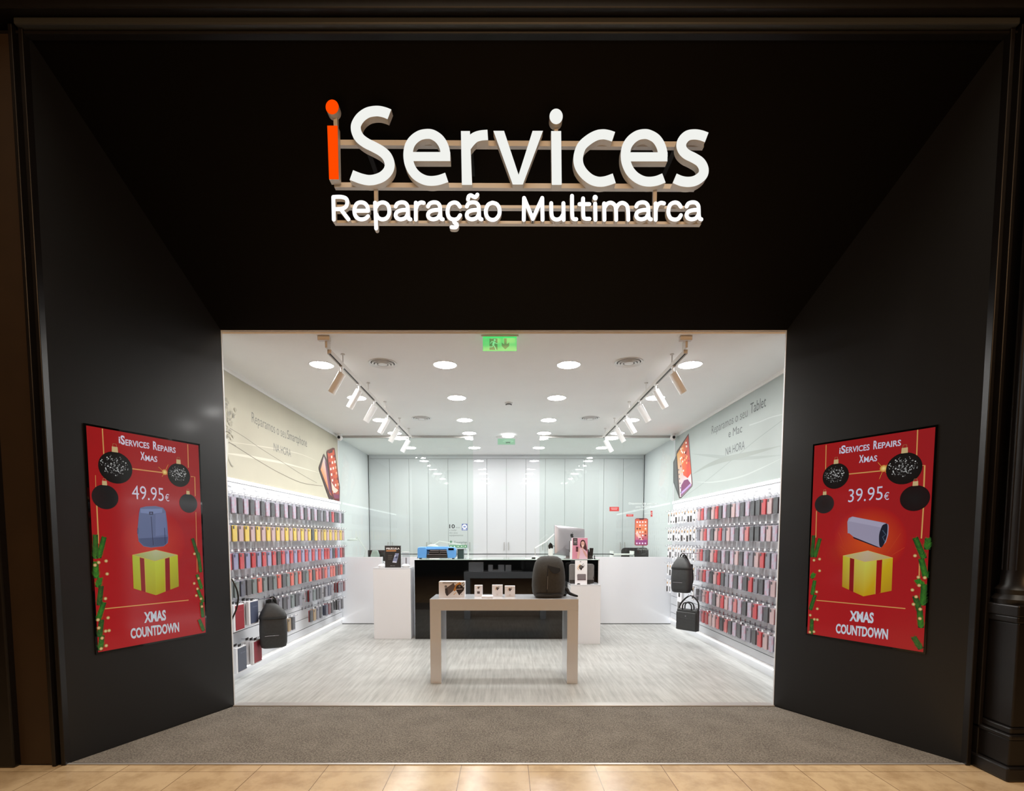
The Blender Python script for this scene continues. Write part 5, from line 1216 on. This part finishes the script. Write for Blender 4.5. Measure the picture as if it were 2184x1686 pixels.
MB().box(a.x, b.x, Yq + .17, Yq + .26, lz + .0, b.z).build('cover', M['acrylic'], o); MB().box(a.x - .002, b.x + .002, Yq + .168, Yq + .262, b.z, b.z + .006).build('lid', M['plasticwhite'], o)
MB().box(a.x + .04, b.x - .04, Yq + .2, Yq + .22, lz, lz + .14).build('item', M['alu'], o, bevel=.004)
# monitor and chairs behind the half walls
a, b = on_y(*g_(60, 700), YG + .3), on_y(*g_(520, 395), YG + .3)
o = thing('desk_monitor', 'black monitor back behind the left half wall gap', 'monitor', ((a.x + b.x) / 2, YG + .3, 1.06)); MB().box(a.x, b.x, YG + .3, YG + .33, 1.09, b.z).build('screen_back', M['mattdark'], o, bevel=.006)
MB().box((a.x + b.x) / 2 - .03, (a.x + b.x) / 2 + .03, YG + .33, YG + .36, 1.06, 1.2).build('stand', M['black'], o); MB().box((a.x + b.x) / 2 - .1, (a.x + b.x) / 2 + .1, YG + .27, YG + .42, 1.06, 1.07).build('base', M['black'], o)
a, b = on_y(*g_(110, 565), YG + .22), on_y(*g_(350, 400), YG + .22)
o = thing('clear_bag', 'pale translucent bag in front of the black monitor', 'bag', ((a.x + b.x) / 2, YG + .2, 1.06)); MB().rings([[(x, y, z) for x, y in ((x0, YG + .18), (x1, YG + .18), (x1, YG + .26), (x0, YG + .26))] for x0, x1, z in ((a.x, b.x, 1.06), (a.x + .02, b.x - .0, 1.2), (a.x + .05, b.x - .03, b.z))]).build('bag', mat('pale_film', (176, 190, 186), .3), o, bevel=.01)
def chair(x, y, lb, col='mattdark'):
    o = thing('office_chair', lb, 'chair', (x, y, 0))
    m = MB(); rr = roundrect(x - .27, x + .27, .98, 1.31, .07); m.rings([[(p[0], y, p[1]) for p in rr], [(p[0], y + .04, p[1]) for p in rr]]); m.build('backrest', M[col], o, bevel=.006)
    MB().box(x - .03, x + .03, y - .02, y, .5, 1.05).build('back_support', M['black'], o); MB().box(x - .24, x + .24, y - .45, y - .02, .5, .57).build('seat', M[col], o, bevel=.02)
    MB().lathe([(.03, .08), (.03, .5)], (x, y - .22, 0), 12).build('gas_column', M['steel'], o)
    for k in range(5):
        t = 2 * math.pi * k / 5; MB().tube([(x, y - .22, .09), (x + .28 * math.cos(t), y - .22 + .28 * math.sin(t), .06)], [.025, .015], 8).build('leg', M['black'], o)
        MB().lathe([(.001, 0), (.028, .005), (.028, .045), (.001, .05)], (x + .28 * math.cos(t), y - .22 + .28 * math.sin(t), 0), 12).build('castor', M['black'], o)
q = on_y(1362, 1180, YG + 1.3); chair(min(q.x, 2.56), YG + 1.3, 'black-backed office chair behind the right half wall')
# white frame and papers beside the chair
a = on_y(1305, 1187, YG + .3)
o = thing('white_tray', 'white desk tray behind the right half wall, beside the black chair', 'tray', (a.x, YG + .3, 1.06))
b = on_y(1350, 1172, YG + .3)
MB().box(a.x, b.x, YG + .2, YG + .5, 1.2, 1.22).build('shelf', M['plasticwhite'], o)
for x in (a.x, b.x - .012): MB().box(x, x + .012, YG + .2, YG + .5, 1.06, 1.27).build('side', M['plasticwhite'], o)

# magnifier lamps
def lamp(pts, y, lb, head, foot, dark=False):
    P = [on_y(*p, y) for p in pts]; o = thing('desk_lamp', lb, 'lamp', tuple((P[0].x, y, foot)), 'jointed lamps on the benches'); mt = M['lampwhite']
    MB().lathe([(.06, foot), (.062, foot + .012), (.03, foot + .02), (.014, foot + .03), (.014, P[0].z)], (P[0].x, y, 0), 16).build('base', mt, o, smooth=True)
    for i in range(len(P) - 1): MB().tube([P[i], P[i + 1]], .006, 8).tube([P[i] + Vector((0, .02, .012)), P[i + 1] + Vector((0, .02, .012))], .003, 6).build('arm', M['steel'] if dark and i == 0 else mt, o, smooth=True)
    h = P[-1]
    if head: MB().lathe([(.001, h.z + .03), (.04, h.z + .03), (.1, h.z + .004), (.1, h.z - .018), (.08, h.z - .016), (.001, h.z - .0)], (h.x + head, y, 0), 24).build('shade', mt, o, smooth=True)
    return o
l_ = lambda u, v: (720 + u / 5.747, 920 + v / 5.747); r_l = lambda u, v: (1080 + u / 5.747, 920 + v / 5.747)
lamp([l_(330, 1520), l_(345, 1450), l_(280, 1350), l_(250, 1300), l_(180, 1325)], YG + .35, 'jointed white lamp over the far left bench by the case display', .01, 1.06)
lamp([l_(1600, 1440), l_(1500, 1385), l_(1250, 1345), l_(1160, 1400)], YG + .45, 'jointed white lamp behind the blue machine', .01, 1.06)
lamp([r_l(355, 1530), r_l(350, 1430), r_l(480, 1355), r_l(590, 1255), r_l(612, 1270)], CY + .55, 'jointed white lamp left of the silver computer', .0, CH, True)
# computer seen from behind
Ym = CY + .34
cc = on_y(1215, 1154, Ym); o = thing('all_in_one_computer', 'silver all-in-one computer seen from behind on the black counter', 'computer', (cc.x, Ym, CH))
T = Matrix.Translation(cc) @ Matrix.Rotation(R(23), 4, 'Z') @ Matrix.Rotation(R(6), 4, 'Y') @ Matrix.Rotation(R(-12), 4, 'X')
def mk(): m = MB(); m.T = T; return m
hw, hh = .268, .232
rr = roundrect(-hw, hw, -hh, hh, .015, 3)
m = mk(); m.rings([[(p[0] * (1 - .0 * k), y, p[1] * (1 - .0)) for p in [(q[0] * s_, q[1] * s_) for q in rr]] for y, s_, k in ((.0, 1, 0), (-.004, 1.0, 0), (-.012, .96, 0), (-.026, .7, 0), (-.034, .4, 0), (-.036, .15, 0))]); m.build('casing', M['alu'], o, smooth='all')
m = mk(); m.rings([[(p[0], .001, p[1]) for p in rr], [(p[0], .004, p[1]) for p in rr]]); m.build('display_glass', M['blackgloss'], o)
m = mk(); m.v = []; 
m.rings([[(x, y, z) for x, y in ((-.09, -.034), (.09, -.034), (.09, -.026), (-.09, -.026))] for z in (-.02, -.14)]); 
m.T = T
m.build('hinge_plate', M['alu'], o)
cb2 = T @ Vector((0, -.03, -.1)); MB().rings([[(cb2.x + sx * .075, cb2.y + sy, z) for sx, sy in ((-1, -.004), (1, -.004), (1, .004), (-1, .004))] for sy0, z in ((0, cb2.z), (0, CH + .005))]).build('stand', M['alu'], o)
MB().box(cb2.x - .1, cb2.x + .1, cb2.y - .09, cb2.y + .08, CH, CH + .007).build('foot', M['alu'], o, bevel=.003)
A = Art((0, 0, 0), (0, -1, 0), .0, .0003); n0 = len(A.mb.v)
lg_ = [(0, .026), (.008, .03), (.017, .03), (.025, .022), (.019, .014), (.018, .004), (.022, -.006), (.027, -.01), (.022, -.022), (.014, -.032), (.006, -.03), (0, -.028), (-.007, -.03), (-.015, -.031), (-.023, -.02), (-.029, -.006), (-.029, .01), (-.024, .022), (-.014, .03), (-.006, .028)]
A.poly([(x, 0, z) for x, z in lg_], (12, 12, 14)); A.poly([(.0, 0, .034), (.001, 0, .042), (.008, 0, .05), (.012, 0, .052), (.011, 0, .043), (.006, 0, .036)], (12, 12, 14))
TT = T @ Matrix.Translation((0.02, -.0385, .085)); A.mb.v = [tuple(TT @ Vector((p[0], p[1], p[2]))) for p in A.mb.v]; A.build('fruit_emblem', o)
# pink picture box, black stand, black lamp head and small things on the counter
k_ = lambda u, v: (1130 + u / 11.24, 1110 + v / 11.24)
Yk = CY + .07; a, b = on_y(*k_(1012, 940), Yk), on_y(*k_(1385, 410), Yk)
o = thing('pink_display_box', 'pink display box with a picture of a woman on the counter', 'box', ((a.x + b.x) / 2, Yk, CH)); 
MB().rings([[(x, y, z) for x, y in ((x0, Yk), (x1, Yk), (x1, Yk + .07), (x0, Yk + .07))] for x0, x1, z in ((a.x, b.x, CH), (a.x + .0, b.x, b.z))]).build('carton', M['ticket'], o, bevel=.002)
A = Art((0, Yk, 0), (0, -1, 0), .0008, .0002, k_)
A.poly([(1013, 938), (1384, 938), (1385, 412), (1020, 412)], (214, 140, 164), cs=[(200, 130, 150), (196, 128, 148), (208, 140, 164), (222, 156, 178)])
A.poly([(1035, 415), (1142, 415), (1142, 590), (1038, 590)], (48, 42, 46)); A.poly([(1060, 440), (1120, 440), (1120, 480), (1060, 480)], (110, 104, 108)); A.poly([(1060, 500), (1120, 500), (1120, 515), (1060, 515)], (220, 210, 214)); A.poly([(1052, 545), (1130, 545), (1130, 555), (1052, 555)], (150, 140, 144))
A.poly([(1215, 500), (1240, 462), (1280, 452), (1320, 480), (1345, 560), (1365, 640), (1370, 720), (1330, 715), (1290, 680), (1225, 640), (1200, 590)], (66, 30, 34))
A.poly([(1230, 520), (1260, 490), (1300, 500), (1312, 540), (1300, 600), (1272, 645), (1245, 625), (1232, 570)], (214, 170, 158)); A.poly([(1252, 590), (1288, 588), (1280, 612), (1262, 614)], (240, 226, 224))
A.line([(1245, 545), (1262, 543)], .003, (60, 30, 34)); A.line([(1278, 543), (1296, 546)], .003, (60, 30, 34))
A.poly([(1170, 720), (1215, 650), (1260, 655), (1330, 700), (1375, 770), (1384, 938), (1180, 938)], (212, 178, 196)); A.poly([(1240, 640), (1285, 650), (1280, 690), (1235, 680)], (208, 160, 150))
A.poly([(1175, 640), (1205, 680), (1200, 780), (1180, 900), (1130, 900), (1140, 780), (1160, 700)], (210, 164, 156)); A.poly([(1260, 690), (1330, 740), (1380, 830), (1384, 900), (1340, 860), (1290, 770)], (204, 156, 146))
A.poly([(1105, 620), (1160, 620), (1158, 742), (1102, 738)], (90, 40, 50)); A.poly([(1112, 632), (1152, 632), (1150, 660), (1112, 660)], (60, 24, 34))
A.build('front_print', o)
a, b = on_y(*k_(955, 900), Yk + .12), on_y(*k_(1010, 482), Yk + .12)
o = thing('white_card_box', 'white upright box behind the pink display box', 'box', (a.x + .03, Yk + .12, CH)); MB().box(a.x, b.x + .05, Yk + .085, Yk + .12, CH, b.z).build('carton', M['ticket'], o, bevel=.002); MB().box(a.x - .006, a.x, Yk + .085, Yk + .12, CH + .1, b.z).build('dark_edge', M['mattdark'], o)
Ys_ = CY + .12; a, b = on_y(*k_(1390, 925), Ys_), on_y(*k_(1528, 652), Ys_)
o = thing('phone_holder', 'black phone holder beside the pink display box', 'stand', ((a.x + b.x) / 2, Ys_, CH))
MB().box(a.x, b.x - .01, Ys_ - .03, Ys_ + .07, CH, CH + .02).build('base', M['black'], o, bevel=.004)
m = MB(); m.prism([on_y(*k_(*p), Ys_) for p in ((1440, 650), (1528, 655), (1512, 830), (1490, 900), (1440, 900), (1430, 780))], (0, .03, 0)); m.build('back_plate', M['black'], o, bevel=.003)
m = MB(); m.prism([on_y(*k_(*p), Ys_) for p in ((1392, 680), (1412, 685), (1428, 760), (1430, 880), (1390, 880))], (0, .04, 0)); m.build('arm', M['black'], o, bevel=.003)
MB().box(a.x + .01, b.x - .03, Ys_ - .025, Ys_, CH + .02, CH + .05).build('tray', M['mattdark'], o, bevel=.004)
a = on_y(*k_(1552, 930), Ys_); o = thing('pen_stub', 'small black knob at the right end of the counter', 'knob', (a.x, Ys_, CH)); MB().lathe([(.012, CH), (.014, CH + .01), (.006, CH + .015), (.007, CH + .05), (.001, CH + .055)], (a.x, Ys_, 0), 12).build('knob', M['black'], o, smooth=True)
Yf_ = CY + .45; P = [on_y(*k_(*p), Yf_) for p in ((495, 520), (540, 560), (560, 620), (550, 665), (500, 650), (480, 680), (455, 665), (440, 600), (470, 550))]
o = thing('gooseneck_light', 'small black clip light left of the silver computer', 'lamp', (P[0].x, Yf_, CH)); m = MB(); m.prism(P, (0, .05, 0)); m.build('head', M['black'], o, bevel=.004)
MB().tube([tuple(on_y(*k_(*p), Yf_ + .02)) for p in ((560, 590), (620, 640), (700, 690))], .005, 6).build('neck', M['black'], o)
a, b = on_y(*k_(448, 815), Yf_), on_y(*k_(555, 672), Yf_); MB().box(a.x, b.x, Yf_, Yf_ + .05, CH, b.z).build('white_block', M['plasticwhite'], o, bevel=.004)
a, b = on_y(*k_(50, 915), CY + .15), on_y(*k_(100, 890), CY + .15)
o = thing('card_reader', 'small black card reader lying on the counter near the backpack', 'device', (a.x, CY + .15, CH)); MB().box(a.x - .0, b.x + .02, CY + .1, CY + .22, CH, CH + .025).build('body', M['black'], o, bevel=.006); MB().box(a.x - .1, a.x - .02, CY + .1, CY + .2, CH, CH + .01).build('pad', M['ticket'], o)
# right plinth: white hanging pack, grey sleeve
Yw = ry + .14
a, b = on_y(*k_(1095, 1490), Yw - .04), on_y(*k_(1365, 950), Yw - .04)
o = thing('white_pack', 'tall white pack with a grey pouch picture on the right plinth', 'package', ((a.x + b.x) / 2, Yw - .04, rz_)); MB().box(a.x - .006, b.x + .008, Yw - .04, Yw - .02, rz_, b.z).build('card', M['ticket'], o, bevel=.002)
A = Art((0, Yw - .04, 0), (0, -1, 0), .0006, .0002, k_); emblem(A, (1225, 1110), .034); A.poly([(1150, 1275), (1335, 1275), (1345, 1290), (1345, 1420), (1140, 1422), (1132, 1300)], (120, 112, 116)); A.poly([(1142, 1405), (1343, 1405), (1340, 1424), (1142, 1424)], (90, 70, 76)); A.poly([(1190, 985), (1212, 968), (1238, 985)], (30, 28, 28)); A.build('front_print', o)
a, b = on_y(*k_(945, 1465), Yw), on_y(*k_(1545, 1035), Yw)
o = thing('laptop_sleeve', 'grey felt laptop sleeve standing behind the white pack on the right plinth', 'sleeve', ((a.x + b.x) / 2, Yw, rz_))
rr = roundrect(a.x, b.x, rz_, b.z, .03); MB().rings([[(p[0], Yw, p[1]) for p in rr], [(p[0], Yw + .04, p[1]) for p in rr]]).build('body', M['greyfelt'], o, bevel=.008, seg=3)
MB().box(a.x + .004, b.x - .004, Yw - .003, Yw, rz_ + .01, rz_ + .055).build('base_band', M['mattdark'], o); MB().box(b.x - .012, b.x + .006, Yw - .006, Yw + .02, rz_ + .07, rz_ + .1).build('tab', M['black'], o)
for px_ in (1170, 1420):
    a = on_y(*k_(px_, 1498), ry + .05); o = thing('black_clip', f'small black item on the front edge of the right plinth, {"left" if px_ < 1300 else "right"} one', 'clip', (a.x, ry + .05, rz_), 'small black items on the right plinth')
    MB().lathe([(.025, rz_), (.024, rz_ + .006), (.012, rz_ + .014), (.001, rz_ + .016)], (a.x, ry + .05, 0), 14).build('item', M['black'], o, smooth=True)
